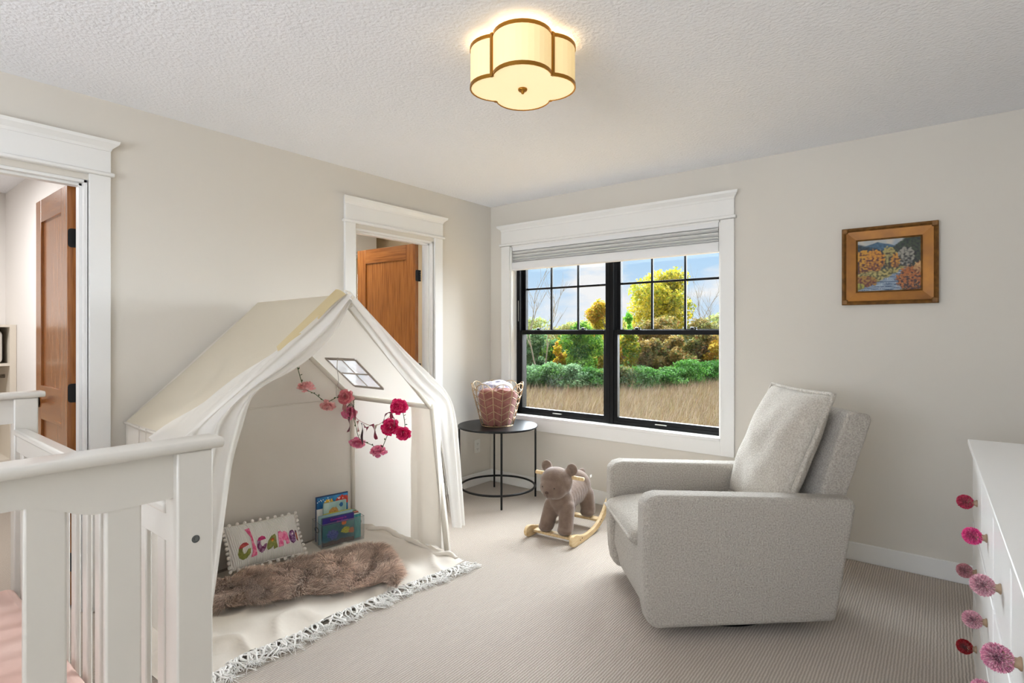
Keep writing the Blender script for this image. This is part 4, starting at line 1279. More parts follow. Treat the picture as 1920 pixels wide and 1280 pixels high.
# walls
make('back_wall', cloth(GBL, GBR, EBR, EBL, (1, 0, 0), 0.02, 0.0, 4.0, fr=4.5), M_canvas, t, smooth=True)
mb = MB()
def gab(u, v):
    p = bil(EBL, EBR, RBk, RBk, u, v); return p + Vector((0.008 * nz(u * 4, v * 4, 2), 0, 0))
mb.grid(gab, 20, 14)
make('back_gable', mb, M_canvas, t, smooth=True)
make('gable_seam', MB().tube([EBL + (EBR - EBL) * (k / 10) + Vector((0.006, 0, -0.008)) for k in range(11)], 0.0035, 6), M_canvas, t)
make('side_wall', cloth(GBL, GFL, EFL, EBL, (0, -1, 0), 0.02, 0.0, 5.0), M_canvas, t, smooth=True)
make('side_wall', cloth(GBR, GFR, EFR, EBR, (0, 1, 0), 0.012, 0.0, 6.0), M_canvas, t, smooth=True)
make('eave_binding', MB().tube([EBL + (EFL - EBL) * (k / 10) + Vector((0, -0.005, -0.004 - 0.006 * math.sin(PI * k / 10))) for k in range(11)], 0.007, 6), M_canvas, t, smooth=True)
for yy in (0.30, 0.42, 0.75):
    a = GBL + (GFL - GBL) * yy; b_ = EBL + (EFL - EBL) * yy
    make('side_seam', MB().tube([a + Vector((0, -0.014, 0)), (a + b_) / 2 + Vector((0, -0.02, 0)), b_ + Vector((0, -0.01, 0))], 0.0025, 5), M_canvas, t)
# poles
for (a, b_) in ((GBL, EBL), (GFL, EFL), (GBR, EBR), (GFR, EFR), (EBL, RBk), (EFL, RFr), (EBR, RBk), (EFR, RFr), (EBL, EFL), (EBR, EFR), (RBk, RFr)):
    cen = Vector((-2.75, 1.63, 0.8)); m_ = (a + b_) / 2
    off = (cen - m_); off.normalize(); off *= 0.030
    make('pole', MB().tube([a + off, b_ + off], 0.0145, 10), M_pole, t, smooth=True)
# hem at the open front of the roof
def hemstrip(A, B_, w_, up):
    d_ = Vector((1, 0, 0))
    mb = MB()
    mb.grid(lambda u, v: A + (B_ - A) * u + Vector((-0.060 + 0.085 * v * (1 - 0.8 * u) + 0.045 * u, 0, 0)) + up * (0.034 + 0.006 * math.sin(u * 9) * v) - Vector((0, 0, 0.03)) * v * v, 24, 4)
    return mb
make('roof_hem', hemstrip(RFr, RFr.lerp(EFL, 0.45), 0.06, Vector((0, -0.66, 0.75))), M_hem_glow, t, smooth=True)
make('roof_hem', hemstrip(RFr, RFr.lerp(EFR, 0.95), 0.06, Vector((0, 0.66, 0.75))), M_canvas, t, smooth=True)
# front left sheer: hangs from the rafter, swept aside
inner = catmull([(-2.325, 1.650, 1.470), (-2.32, 1.560, 1.325), (-2.33, 1.448, 1.215), (-2.34, 1.335, 1.140), (-2.35, 1.232, 1.090), (-2.35, 1.166, 1.036), (-2.345, 1.122, 0.917), (-2.34, 1.088, 0.809), (-2.335, 1.066, 0.70), (-2.33, 1.038, 0.517), (-2.33, 1.015, 0.36), (-2.33, 0.99, 0.18), (-2.33, 0.975, 0.03)], 5)
outer_r = [RFr.lerp(EFL, k / 30) + Vector((0.005, -0.012, 0.012)) for k in range(31)]
outer_p = [EFL.lerp(GFL, k / 30) + Vector((0.01, -0.018, 0)) for k in range(1, 31)]
outer = outer_r + outer_p
def at(lst, s_):
    f_2 = s_ * (len(lst) - 1); i = min(int(f_2), len(lst) - 2); return lst[i].lerp(lst[i + 1], f_2 - i)
def sheerL(u, v):
    p = at(outer, v ** 0.9).lerp(at(inner, v), u)
    fold = 0.016 * math.sin(u * 15 + 3.5 * v) * math.sin(PI * min(1, u * 1.0)) + 0.012 * nz(u * 6, v * 4, 1)
    return p + Vector((0.022 * math.sin(PI * u) + fold, 0, 0.01 * math.sin(PI * u)))
make('front_curtain', MB().grid(sheerL, 34, 70), M_sheer, t, smooth=True)
# lace draped over the outside of the left roof edge
def laceL(u, v):
    a = RFr.lerp(EFL, 0.46 + 0.59 * v); w_ = 0.05 + 0.24 * v
    return a + Vector((0.012 - w_ * u, -0.66 * (0.012 + 0.006 * math.sin(v * 14 + u * 9)), 0.75 * (0.014 + 0.008 * math.sin(v * 9 + u * 12)))) + Vector((0, 0, -0.05 * max(0, v - 0.85) * (1 - u)))
make('lace_drape', MB().grid(laceL, 14, 40), M_sheer, t, smooth=True)
# right sheer
o2 = catmull([(-2.315, 1.640, 1.530), (-2.31, 1.803, 1.382), (-2.31, 2.02, 1.200), (-2.31, 2.181, 1.078), (-2.30, 2.315, 0.955), (-2.29, 2.375, 0.790), (-2.285, 2.405, 0.50), (-2.28, 2.432, 0.16)], 8)
i2 = catmull([(-2.335, 1.655, 1.440), (-2.34, 1.79, 1.305), (-2.35, 1.94, 1.150), (-2.36, 2.07, 1.03), (-2.35, 2.26, 0.880), (-2.31, 2.258, 0.74), (-2.285, 2.285, 0.47), (-2.275, 2.325, 0.165)], 8)
def sheerR(u, v):
    p = at(i2, v).lerp(at(o2, v), u)
    return p + Vector((0.018 * math.sin(u * 12 + 4 * v) * math.sin(PI * u) + 0.03 * math.sin(PI * u), 0, 0))
make('front_curtain', MB().grid(sheerR, 26, 70), M_sheer, t, smooth=True)
# tie-back cord on the right front pole
tp = [GFR.lerp(EFR, 0.86 - 0.045 * k) + Vector((0.03 + 0.004 * math.sin(k * 1.7), -0.012, 0)) for k in range(14)]
make('tie_cord', MB().tube(catmull(tp, 3), 0.0025, 5), M_tape, t, smooth=True)
# inner return of the side wall next to the right front pole
def ret(u, v):
    a = Vector((-2.62 + 0.28 * u, 2.305 + 0.012 * math.sin(u * 10 + v), 0.03 + 0.83 * v)); return a
make('side_flap', MB().grid(ret, 16, 20), M_canvas, t, smooth=True)

# ================================================================== blanket on the tent floor, with fringe
M_throw = mat('cream_cotton_throw', '#e4dbce', 0.95, bump=(28, 0.25, 0.004), sheen=0.2)
M_fringe = mat('white_cotton_fringe', '#f6f3ee', 0.95)
edge = catmull([(-2.20, 0.80, 0), (-2.195, 0.958, 0), (-2.224, 1.051, 0), (-2.212, 1.155, 0), (-2.20, 1.291, 0), (-2.21, 1.512, 0), (-2.195, 1.652, 0), (-2.19, 1.81, 0), (-2.165, 2.006, 0), (-2.135, 2.15, 0), (-2.125, 2.27, 0)], 6)
t = thing('throw_blanket', 'cream cotton throw with knotted fringe spread on the tent floor', 'blanket', (-2.6, 1.6, 0))
def throwz(x, y):
    z = 0.006 + 0.020 * (1 - abs(nz(x * 3.5 + y, y * 4.5, 1)) * 2.2) ** 3 * (1 if abs(nz(x * 3.5 + y, y * 4.5, 1)) < 0.45 else 0) + 0.014 * max(0, nz(x * 2.2, y * 2.2, 7))
    if y > 2.02:
        q = min(1, (y - 2.02) / 0.2); z += 0.035 * q * q * (0.7 + 0.5 * nz(x * 6, y * 3, 4))
    if y < 1.25 and x > -2.5:
        z += 0.03 * max(0, nz(x * 9, y * 6, 2)) * min(1, (1.25 - y) / 0.2)
    return z
def thr(u, v):
    e_ = at(edge, v); y = e_.y
    x = -3.10 + (e_.x + 3.10) * u
    yy = y + 0.012 * nz(x * 6, y * 6, 3)
    return (x, yy, throwz(x, yy) * (1 if u < 0.98 else 0.8))
make('cloth', MB().grid(thr, 60, 90), M_throw, t, smooth=True)
# bunched hem along the right tent wall
mb = MB()
mb.tube(catmull([(-2.93, 2.205, 0.045), (-2.78, 2.235, 0.075), (-2.66, 2.245, 0.052), (-2.52, 2.255, 0.045), (-2.40, 2.24, 0.038), (-2.31, 2.215, 0.035), (-2.24, 2.26, 0.045), (-2.17, 2.25, 0.03)], 6), [0.012 + 0.008 * abs(nz(k * 0.35, 1, 2)) for k in range(43)], 10, flat=0.7)
make('rolled_hem', mb, M_throw, t, smooth=True)
fv = []; ff = []
mbk = MB()
tot = 0
for k in range(190):
    s_ = (k + random.random()) / 190
    p = at(edge, s_) + Vector((0, 0, 0.012))
    ln_ = random.uniform(0.035, 0.085)
    out_ = Vector((1, random.uniform(-1.3, 1.0), 0)).normalized()
    q = [p, p + out_ * ln_ * 0.3 + Vector((0, 0, 0.012)), p + out_ * ln_ * 0.65 + Vector((random.uniform(-.012, .012), random.uniform(-.02, .02), 0.008)), p + out_ * ln_ + Vector((0, random.uniform(-.025, .025), -0.004))]
    cp_ = catmull(q, 4)
    mbk.tube(cp_, [random.uniform(.0028, .0048) * (1 - 0.35 * abs(i / (len(cp_) - 1) - .4)) for i in range(len(cp_))], 6)
    for h_ in range(7):
        e0 = cp_[-1]; dd = (out_ + Vector((random.uniform(-.6, .6), random.uniform(-.9, .9), random.uniform(-.1, .25)))).normalized()
        e1 = e0 + dd * random.uniform(0.02, 0.06); e1.z = max(0.004, e1.z)
        mbk.tube([e0, (e0 + e1) / 2 + Vector((0, 0, 0.003)), e1], [0.0017, 0.0014, 0.0008], 4)
fr_ = make('fringe', mbk, M_fringe, t, smooth=True)
fr_['kind'] = 'stuff'

# ================================================================== faux sheepskin
M_fur = mat('brown_faux_fur', '#ffffff', 0.8, attr=True, spec=0.15, sheen=0.25)
M_furbase = mat('brown_fur_backing', '#927a6c', 0.95)
t = thing('fur_rug', 'brown long-haired sheepskin rug lying across the tent floor', 'rug', (-2.55, 1.62, 0.02))
low_e = catmull([(-2.76, 1.06, 0), (-2.69, 1.150, 0), (-2.555, 1.255, 0), (-2.50, 1.372, 0), (-2.385, 1.54, 0), (-2.32, 1.692, 0), (-2.24, 1.785, 0), (-2.16, 1.81, 0)], 6)
up_e = catmull([(-2.90, 1.10, 0), (-2.895, 1.244, 0), (-2.89, 1.347, 0), (-2.87, 1.47, 0), (-2.80, 1.72, 0), (-2.75, 1.88, 0), (-2.71, 1.985, 0), (-2.61, 2.05, 0), (-2.44, 1.985, 0), (-2.24, 1.87, 0)], 6)
def fur_pt(u, v):
    a = at(low_e, u).lerp(at(up_e, u), v)
    hgt = 0.022 + (0.030 + 0.028 * u * u) * math.sin(PI * min(1, max(0, v))) ** 0.6 * (0.8 + 0.9 * nz(u * 7, v * 4, 2)) * min(1, 8 * min(u, 1 - u) + 0.25)
    return Vector((a.x, a.y, throwz(a.x, a.y) + hgt))
make('hide', MB().grid(lambda u, v: fur_pt(u, v) - Vector((0, 0, 0.0)), 50, 24), M_furbase, t, smooth=True)
N = 52000
fu = rng.random(N); fvv = rng.random(N)
pos = np.zeros((N, 3)); dr = np.zeros((N, 3))
for i in range(N):
    u_, v_ = fu[i], fvv[i]
    p = fur_pt(u_, v_)
    px_ = fur_pt(min(1, u_ + .01), v_) - p; py_ = fur_pt(u_, min(1, v_ + .01)) - p
    pos[i] = p
    sw = nz(p.x * 9, p.y * 9, 3) * 5.0
    edgev = (0.5 - v_) * 1.5
    dr[i] = (0.55 * math.cos(sw) + 0.5 * edgev + 0.2, 0.55 * math.sin(sw) - 0.3 * edgev + (u_ - 0.5) * 0.8, 0.75)
dr += rng.normal(size=(N, 3)) * 0.22
V, F = strands(pos, dr, 0.040 + 0.034 * rng.random(N), 0.0022, np.stack([dr[:, 0] * 0.25, dr[:, 1] * 0.25, -0.3 * np.ones(N)], 1))
pal = np.array([lin('#c2ab9b'), lin('#aa9282'), lin('#d8c6b6'), lin('#8f786a'), lin('#b69f8f')])
cl_n = np.array([nz(a * 5, b * 5, 6) for a, b in pos[:, :2]])
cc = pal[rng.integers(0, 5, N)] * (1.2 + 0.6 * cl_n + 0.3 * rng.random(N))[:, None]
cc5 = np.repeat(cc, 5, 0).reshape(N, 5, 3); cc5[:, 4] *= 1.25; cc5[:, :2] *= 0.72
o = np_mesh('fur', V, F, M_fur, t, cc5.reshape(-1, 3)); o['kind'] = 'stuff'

# ================================================================== pillow with applique letters
M_cord = mat('white_corded_cotton', '#f3eee9', 0.95, bump=(34, 0.8, 0.006), kind='wave', sheen=0.2, rot=(0, 0, PI / 2))
M_pomw = mat('white_cotton_ball', '#ece6de', 0.95, bump=(120, 0.6, 0.003), sheen=0.3)
TLc, TRc, BRc, BLc = Vector((-3.055, 1.345, 0.262)), Vector((-3.055, 1.742, 0.228)), Vector((-2.925, 1.785, 0.040)), Vector((-2.925, 1.362, 0.070))
pc = (TLc + TRc + BRc + BLc) / 4
ex = ((TRc + BRc) - (TLc + BLc)).normalized(); ey = ((TLc + TRc) - (BLc + BRc)); ey = (ey - ex * ey.dot(ex)).normalized(); ez = ex.cross(ey)
if ez.x < 0: ez = -ez
PWd = ((TRc - TLc).length + (BRc - BLc).length) / 2; PHt = ((TLc - BLc).length + (TRc - BRc).length) / 2
MPi = Matrix(((ex.x, ey.x, ez.x, pc.x), (ex.y, ey.y, ez.y, pc.y), (ex.z, ey.z, ez.z, pc.z), (0, 0, 0, 1)))
t = thing('throw_pillow', 'white corded pillow with coloured applique letters and pompom trim in the tent', 'pillow', (pc.x, pc.y, 0.03))
pm, rim, zf, bf = pillow_mesh(PWd, PHt, 0.085, pinch=0.035, wob=0.004)
pm.v = [tuple(MPi @ Vector(p)) for p in pm.v]
pil = make('pillow_cover', pm, M_cord, t, smooth=True, merge=True)
# keep the cord grooves running up the pillow
for i in range(0, len(rim)):
    if i % 2 == 0:
        p = rim[i]
        k = 1 + 0.012 / max(0.05, math.hypot(p[0], p[1]))
        make('pompom', MB().sphere(tuple(MPi @ Vector((p[0] * k, p[1] * k, random.uniform(-.003, .004)))), 0.0102 * random.uniform(.9, 1.1), 10, 7), M_pomw, t, smooth=True)
make('trim_tape', MB().tube([MPi @ Vector((p[0] * 1.004, p[1] * 1.004, 0)) for p in rim], 0.003, 6, True), M_pomw, t, smooth=True)
LET = {
 'e_low': [(0.093, 0.583), (0.114, 0.605), (0.143, 0.587), (0.129, 0.654), (0.139, 0.729), (0.168, 0.727), (0.208, 0.641), (0.242, 0.639), (0.226, 0.75), (0.174, 0.837), (0.125, 0.853), (0.083, 0.793), (0.072, 0.704)],
 'e_up': [(0.093, 0.583), (0.115, 0.52), (0.158, 0.478), (0.199, 0.485), (0.228, 0.547), (0.143, 0.587), (0.114, 0.605)],
 'l': [(0.22, 0.173), (0.28, 0.156), (0.286, 0.363), (0.292, 0.526), (0.31, 0.636), (0.314, 0.829), (0.231, 0.846), (0.262, 0.72), (0.267, 0.561), (0.264, 0.384)],
 'e2_low': [(0.339, 0.514), (0.382, 0.523), (0.376, 0.588), (0.388, 0.667), (0.417, 0.649), (0.433, 0.617), (0.461, 0.613), (0.446, 0.69), (0.415, 0.768), (0.377, 0.808), (0.343, 0.753), (0.326, 0.657)],
 'e2_up': [(0.339, 0.514), (0.365, 0.45), (0.409, 0.421), (0.446, 0.45), (0.458, 0.507), (0.382, 0.523)],
 'a': [(0.466, 0.638), (0.493, 0.558), (0.543, 0.471), (0.594, 0.436), (0.606, 0.494), (0.595, 0.644), (0.598, 0.768), (0.544, 0.791), (0.548, 0.701), (0.505, 0.76), (0.463, 0.78), (0.451, 0.722)],
 'a_f': [(0.519, 0.553), (0.56, 0.523), (0.57, 0.573), (0.534, 0.619)],
 'n': [(0.649, 0.403), (0.686, 0.393), (0.697, 0.436), (0.744, 0.415), (0.778, 0.468), (0.784, 0.597), (0.79, 0.726), (0.74, 0.744), (0.732, 0.638), (0.694, 0.638), (0.687, 0.768), (0.615, 0.775), (0.629, 0.643), (0.641, 0.508)],
 'o': [(0.808, 0.495), (0.84, 0.428), (0.88, 0.42), (0.906, 0.47), (0.906, 0.583), (0.893, 0.707), (0.851, 0.749), (0.816, 0.705), (0.8, 0.619)],
 'o_h': [(0.85, 0.504), (0.875, 0.49), (0.871, 0.537), (0.845, 0.542)],
 'r': [(0.933, 0.432), (0.948, 0.454), (0.941, 0.581), (0.937, 0.71), (0.922, 0.671), (0.929, 0.577), (0.925, 0.51)]}
LCOL = {'e_low': ('#83853f', '#6f7434'), 'e_up': ('#c25a50', '#a83a44'), 'l': ('#d4527c', '#e488a4'), 'e2_low': ('#6a2450', '#a67a9a'), 'e2_up': ('#c23a72', '#a82860'),
        'a': ('#8f9250', '#7c8040'), 'a_f': ('#d89a3c', '#b0482c'), 'n': ('#dc5c8c', '#ee94b4'), 'o': ('#5c2050', '#a27aa6'), 'o_h': ('#f0e6e2', '#e8dcd8'), 'r': ('#5a2c48', '#b8502c')}
LNAME = {'e_low': 'letter_e', 'e_up': 'letter_e', 'l': 'letter_l', 'e2_low': 'letter_e', 'e2_up': 'letter_e', 'a': 'letter_a', 'a_f': 'flower_patch', 'n': 'letter_n', 'o': 'letter_o', 'o_h': 'letter_patch', 'r': 'letter_r'}
for key, poly in LET.items():
    m_ = mat('applique_' + key, LCOL[key][0], 0.85, var=(LCOL[key][1], 60, 0.06))
    raise_ = 0.0035 if key in ('a_f', 'o_h') else 0.002
    # smooth the outline a little, triangulate by a fan-free fill and drape it on the pillow
    pl = []
    n_ = len(poly)
    for i in range(n_):
        a, b_ = poly[i], poly[(i + 1) % n_]
        pl.append(a); pl.append(((a[0] + b_[0]) / 2, (a[1] + b_[1]) / 2))
    bm = bmesh.new()
    vv = [bm.verts.new((p[0], 1 - p[1], 0)) for p in pl]
    f_0 = bm.faces.new(vv)
    bmesh.ops.triangulate(bm, faces=[f_0])
    bmesh.ops.subdivide_edges(bm, edges=bm.edges, cuts=2, use_grid_fill=True)
    me_t = bpy.data.meshes.new('tmp'); bm.to_mesh(me_t); bm.free()
    mb = MB()
    mb.v = []
    for v_ in me_t.vertices:
        u_, w_ = v_.co.x, v_.co.y
        b0 = bf(u_, w_)
        mb.v.append(tuple(MPi @ Vector((b0[0], b0[1], zf(u_, w_) + raise_))))
    mb.f = [tuple(p.vertices) for p in me_t.polygons]
    bpy.data.meshes.remove(me_t)
    make(LNAME[key], mb, m_, pil, solid=0.003)

# ================================================================== wicker basket beside the pillow
M_wick = mat('honey_wicker', '#a9793f', 0.6, var=('#7c5428', 30))
WX, WY = -3.0, 1.165
t = thing('wicker_basket', 'honey wicker basket tucked in the tent beside the pillow', 'basket', (WX, WY, 0.02))
def wr(z): return 0.095 + 0.035 * (z / 0.2)
for i in range(13):
    z = 0.03 + 0.0145 * i
    pts = []
    for k in range(72):
        a = 2 * PI * k / 72; r_ = wr(z) + 0.005 * math.cos(a * 18 + (i % 2) * PI)
        pts.append((WX + r_ * math.cos(a), WY + r_ * math.sin(a), z))
    make('wicker_strand', MB().tube(pts, 0.0065, 6, True), M_wick, t, smooth=True)
for k in range(18):
    a = 2 * PI * (k + 0.5) / 18 * 1.0
    make('wicker_stake', MB().tube([(WX + wr(z) * math.cos(a), WY + wr(z) * math.sin(a), z) for z in (0.022, 0.1, 0.22)], 0.004, 5), M_wick, t)
make('rim', MB().tube([(WX + (wr(0.22) + 0.004 * math.cos(k * 2.1)) * math.cos(2 * PI * k / 60), WY + (wr(0.22) + 0.004 * math.cos(k * 2.1)) * math.sin(2 * PI * k / 60), 0.222 + 0.003 * math.sin(k * 2.1)) for k in range(60)], 0.009, 6, True), M_wick, t, smooth=True)
make('basket_floor', MB().lathe([(0.0, 0.024), (0.093, 0.024)], 30, Matrix.Translation((WX, WY, 0))), M_wick, t)
M_plush = mat('cream_pink_plush', '#e2c8b8', 0.95, var=('#cf9ba0', 30), bump=(90, 0.5, 0.004))
o = make('soft_toy', soft_lump(WX, WY, 0.16, 0.088, 0.088, 0.095, 3.3, 0.18), M_plush, None, smooth=True)
tag(o, 'pale pink and cream soft toy lying in the wicker basket', 'toy')
# ================================================================== bin of picture books
M_acr = glass_mat('clear_acrylic', (0.965, 0.975, 0.98), 0.07, 0.03)
M_page = mat('book_pages', '#e9e3d6', 0.9, bump=(200, 0.2, 0.001), stretch=(1, 1, 0.02))
M_cov = mat('printed_cover', '#ffffff', 0.35, attr=True)
BRot = math.radians(-11.3)
BO = (-3.055, 1.89, 0.024)
t = thing('book_bin', 'clear acrylic bin holding picture books inside the tent', 'bin', BO, BRot)
bw, bd, bh, bt = 0.275, 0.150, 0.145, 0.003
make('bin_floor', MB().box(0, bd, 0, bw, 0, bt), M_acr, t, world=False)
for (a, b_, c_, d_) in ((0, bt, 0, bw), (bd - bt, bd, 0, bw)):
    make('bin_wall', MB().box(a, b_, c_, d_, bt, bh), M_acr, t, world=False)
# end walls with a hand hole
for (c_, d_) in ((0, bt), (bw - bt, bw)):
    hole = [(bd / 2 + 0.032 * math.cos(a), 0.098 + 0.014 * math.sin(a)) for a in [2 * PI * k / 20 for k in range(20)]]
    mb = MB()
    outer_q = []
    for k in range(20):
        a = 2 * PI * k / 20
        dx, dz = math.cos(a), math.sin(a)
        cand = []
        if dx > 1e-6: cand.append((bd - bd / 2) / dx)
        if dx < -1e-6: cand.append((bt - bd / 2) / dx * 1.0)
        if dz > 1e-6: cand.append((bh - 0.098) / dz)
        if dz < -1e-6: cand.append((bt - 0.098) / dz)
        s_ = min(x for x in cand if x > 0)
        outer_q.append((bd / 2 + dx * s_, 0.098 + dz * s_))
    vs_ = [(p[0], c_, p[1]) for p in outer_q] + [(p[0], c_, p[1]) for p in hole] + [(p[0], d_, p[1]) for p in outer_q] + [(p[0], d_, p[1]) for p in hole]
    fs_ = []
    for k in range(20):
        j = (k + 1) % 20
        fs_ += [(k, j, 20 + j, 20 + k), (40 + j, 40 + k, 60 + k, 60 + j), (20 + k, 20 + j, 60 + j, 60 + k), (j, k, 40 + k, 40 + j)]
    w_ = make('bin_wall', mb.add(vs_, fs_), M_acr, t, world=False)
    make('handle_rim', MB().tube([(p[0], (c_ + d_) / 2, p[1]) for p in hole], 0.0018, 6, True), M_slot, w_, world=False, smooth=True)
rimm = MB(); rimm.tube([(0.001, 0.001, bh), (bd - 0.001, 0.001, bh), (bd - 0.001, bw - 0.001, bh), (0.001, bw - 0.001, bh)], 0.0014, 6, True)
make('bin_rim', rimm, mat('acrylic_edge', '#8f8d88', 0.25), t, world=False)

def text_mesh(name, txt, size, m, parent, mtx):
    cu = bpy.data.curves.new(name, 'FONT'); cu.body = txt; cu.size = size; cu.align_x = 'CENTER'; cu.align_y = 'CENTER'; cu.extrude = 0.0002
    o = bpy.data.objects.new(name, cu); C.objects.link(o)
    dg = bpy.context.evaluated_depsgraph_get(); dg.update()
    me = bpy.data.meshes.new_from_object(o.evaluated_get(dg))
    bpy.data.objects.remove(o); bpy.data.curves.remove(cu)
    me.transform(mtx)
    me.materials.clear()
    return link(name, me, m, parent)

def book(label, xo, yo, w_, h_, th, art, tilt=0.0, spine='#335577', text=None):
    """stands in the bin: cover faces the room (+x), w_ along y, h_ up, th along x"""
    loc = ROOTM[t.name] @ Vector((xo, yo, bt + 0.001))
    tb = thing('picture_book', label, 'book', tuple(loc), BRot, 'picture books in the clear bin')
    R_ = Matrix.Rotation(tilt, 4, 'Y')
    def cvr(x0_, arty):
        mb = MB(); c0 = lin(spine)
        mb.box(x0_ - 0.0012, x0_ + 0.0008, 0, w_, 0, h_, R_, c0)
        if arty:
            mb2 = MB().grid(lambda u, v: R_ @ Vector((x0_ + 0.0012, 0.0005 + (w_ - 0.001) * u, 0.0005 + (h_ - .001) * v)), 40, 44, col=art)
            k = len(mb.v); mb.v += mb2.v; mb.f += [tuple(i + k for i in f) for f in mb2.f]; mb.c += mb2.c
        return mb
    make('front_cover', cvr(th - 0.001, True), M_cov, tb, world=False)
    make('back_cover', cvr(0.001, False), M_cov, tb, world=False)
    make('spine', MB().box(0.0, th, -0.0015, 0.0005, 0, h_, R_, lin(spine)), M_cov, tb, world=False)
    make('pages', MB().box(0.0022, th - 0.0022, 0.001, w_ - 0.003, 0.003, h_ - 0.003, R_), M_page, tb, world=False)
    if text:
        for (s_, sz, u_, v_, col_) in text:
            mt_ = R_ @ Matrix.Translation((th + 0.0006, w_ * u_, h_ * v_)) @ Matrix(((0, 0, 1, 0), (1, 0, 0, 0), (0, 1, 0, 0), (0, 0, 0, 1)))
            text_mesh('cover_title', s_, sz, mat('title_ink_' + col_, '#' + col_, 0.5), tb, mt_)
    return tb
def mixl(a, b, q):
    q = max(0, min(1, q)); return tuple(a[i] * (1 - q) + b[i] * q for i in range(3))
def art_sea(u, v):
    c = mixl(lin('#1c5c94'), lin('#2f86bc'), 0.5 + nz(u * 5, v * 5, 1) + (v - .8))
    if v > 0.97 or u < 0.02: return lin('#17365e')
    if ((u - 0.36) / 0.16) ** 2 + ((v - 0.80) / 0.10) ** 2 < 1 + 0.8 * nz(u * 22, v * 22, 3): c = mixl(lin('#d9a520'), lin('#e8c850'), 0.5 + nz(u * 30, v * 30, 2))
    if ((u - 0.82) / 0.24) ** 2 + ((v - 0.80) / 0.13) ** 2 < 1 + 0.2 * nz(u * 9, v * 9, 3) and v > 0.74: c = mixl(lin('#b52222'), lin('#d84a30'), 0.5 + nz(u * 20, v * 20, 2))
    if nz(u * 40, v * 40, 8) > 0.42 and v > .82: c = lin('#e8eef0')
    return c
def art_teal(u, v):
    c = mixl(lin('#8fb3ac'), lin('#b9cfc6'), 0.5 + nz(u * 4, v * 4, 4))
    if ((u - 0.42) / 0.22) ** 2 + ((v - 0.72) / 0.13) ** 2 < 1 + 0.3 * nz(u * 12, v * 12, 1): c = mixl(lin('#a87a3c'), lin('#c99c58'), 0.5 + nz(u * 26, v * 26, 3))
    if ((u - 0.76) / 0.09) ** 2 + ((v - 0.89) / 0.055) ** 2 < 1: c = lin('#1f5f9a')
    if v < 0.64 and nz(u * 12, v * 9, 7) > 0.12: c = lin('#3a7a42')
    return c
def art_reef(u, v):
    if v > 0.73: return mixl(lin('#3a2a86'), lin('#2c2070'), 0.5 + nz(u * 3, v * 3, 2))
    c = mixl(lin('#27506a'), lin('#3f7a78'), 0.45 + nz(u * 3, v * 3, 5) + (v - .4))
    if v < 0.14 + 0.08 * nz(u * 6, 1, 1): c = mixl(lin('#2a2630'), lin('#4c3a3a'), 0.5 + nz(u * 14, v * 14, 2))
    if ((u - 0.66) / 0.085) ** 2 + ((v - 0.70) / 0.085) ** 2 < 1: c = lin('#e0713a')
    if ((u - 0.30) / 0.17) ** 2 + ((v - 0.36) / 0.17) ** 2 < 1 + 0.7 * nz(u * 14, v * 14, 4): c = mixl(lin('#3b3f86'), lin('#6f7cb8'), 0.5 + nz(u * 24, v * 24, 6))
    if ((u - 0.72) / 0.15) ** 2 + ((v - 0.42) / 0.12) ** 2 < 1 + 0.7 * nz(u * 14, v * 14, 5): c = mixl(lin('#8f9a2c'), lin('#d2c44a'), 0.5 + nz(u * 24, v * 24, 6))
    if ((u - 0.90) / 0.09) ** 2 + ((v - 0.36) / 0.10) ** 2 < 1 + 0.6 * nz(u * 14, v * 14, 9): c = lin('#b0623a')
    return c
def plain(c1, c2):
    return lambda u, v: mixl(lin(c1), lin(c2), 0.5 + nz(u * 4, v * 4, 2))
book('tall blue sea picture book with a red shape, rearmost in the clear bin', 0.012, 0.018, 0.205, 0.275, 0.009, art_sea, 0, '#17406e')
book('white-spined picture book in front of the tall blue book', 0.024, 0.02, 0.18, 0.20, 0.009, plain('#d8d6d2', '#e6e4e0'), 0, '#dcdad6')
book('pale teal board book with a brown shape on its cover', 0.037, 0.055, 0.145, 0.235, 0.012, art_teal, 0, '#a8c0b8')
book('cream picture book behind the yellow-spined one', 0.052, 0.05, 0.17, 0.172, 0.007, plain('#e4dcb8', '#d8cca4'), 0, '#d6c9a6')
book('yellow-spined picture book in the middle of the bin', 0.062, 0.045, 0.18, 0.176, 0.007, plain('#d9cf5c', '#cfc44a'), 0, '#c9b93a')
book('light blue picture book just behind the purple one', 0.073, 0.012, 0.215, 0.174, 0.009, plain('#9fc0c4', '#b8d2d2'), 0, '#7fa6b4')
book('narrow teal board book at the right end of the bin', 0.086, 0.225, 0.042, 0.150, 0.030, plain('#2f7f86', '#4a9a98'), 0, '#2f7f86')
book('slim green board book leaning at the right of the bin', 0.040, 0.212, 0.050, 0.160, 0.020, plain('#3f8a58', '#57a070'), 0, '#2f7a48')
book('slim coral board book between the green and teal ones', 0.064, 0.222, 0.044, 0.156, 0.018, plain('#c8604c', '#d87a60'), 0, '#b8503c')
book('purple-topped undersea picture book facing forward in the bin', 0.120, 0.014, 0.200, 0.172, 0.012, art_reef, 0, '#3a5a6c',
     [('Commotion In', 0.017, 0.50, 0.90, 'd0359a'), ('the Ocean', 0.017, 0.62, 0.80, 'd0359a')])

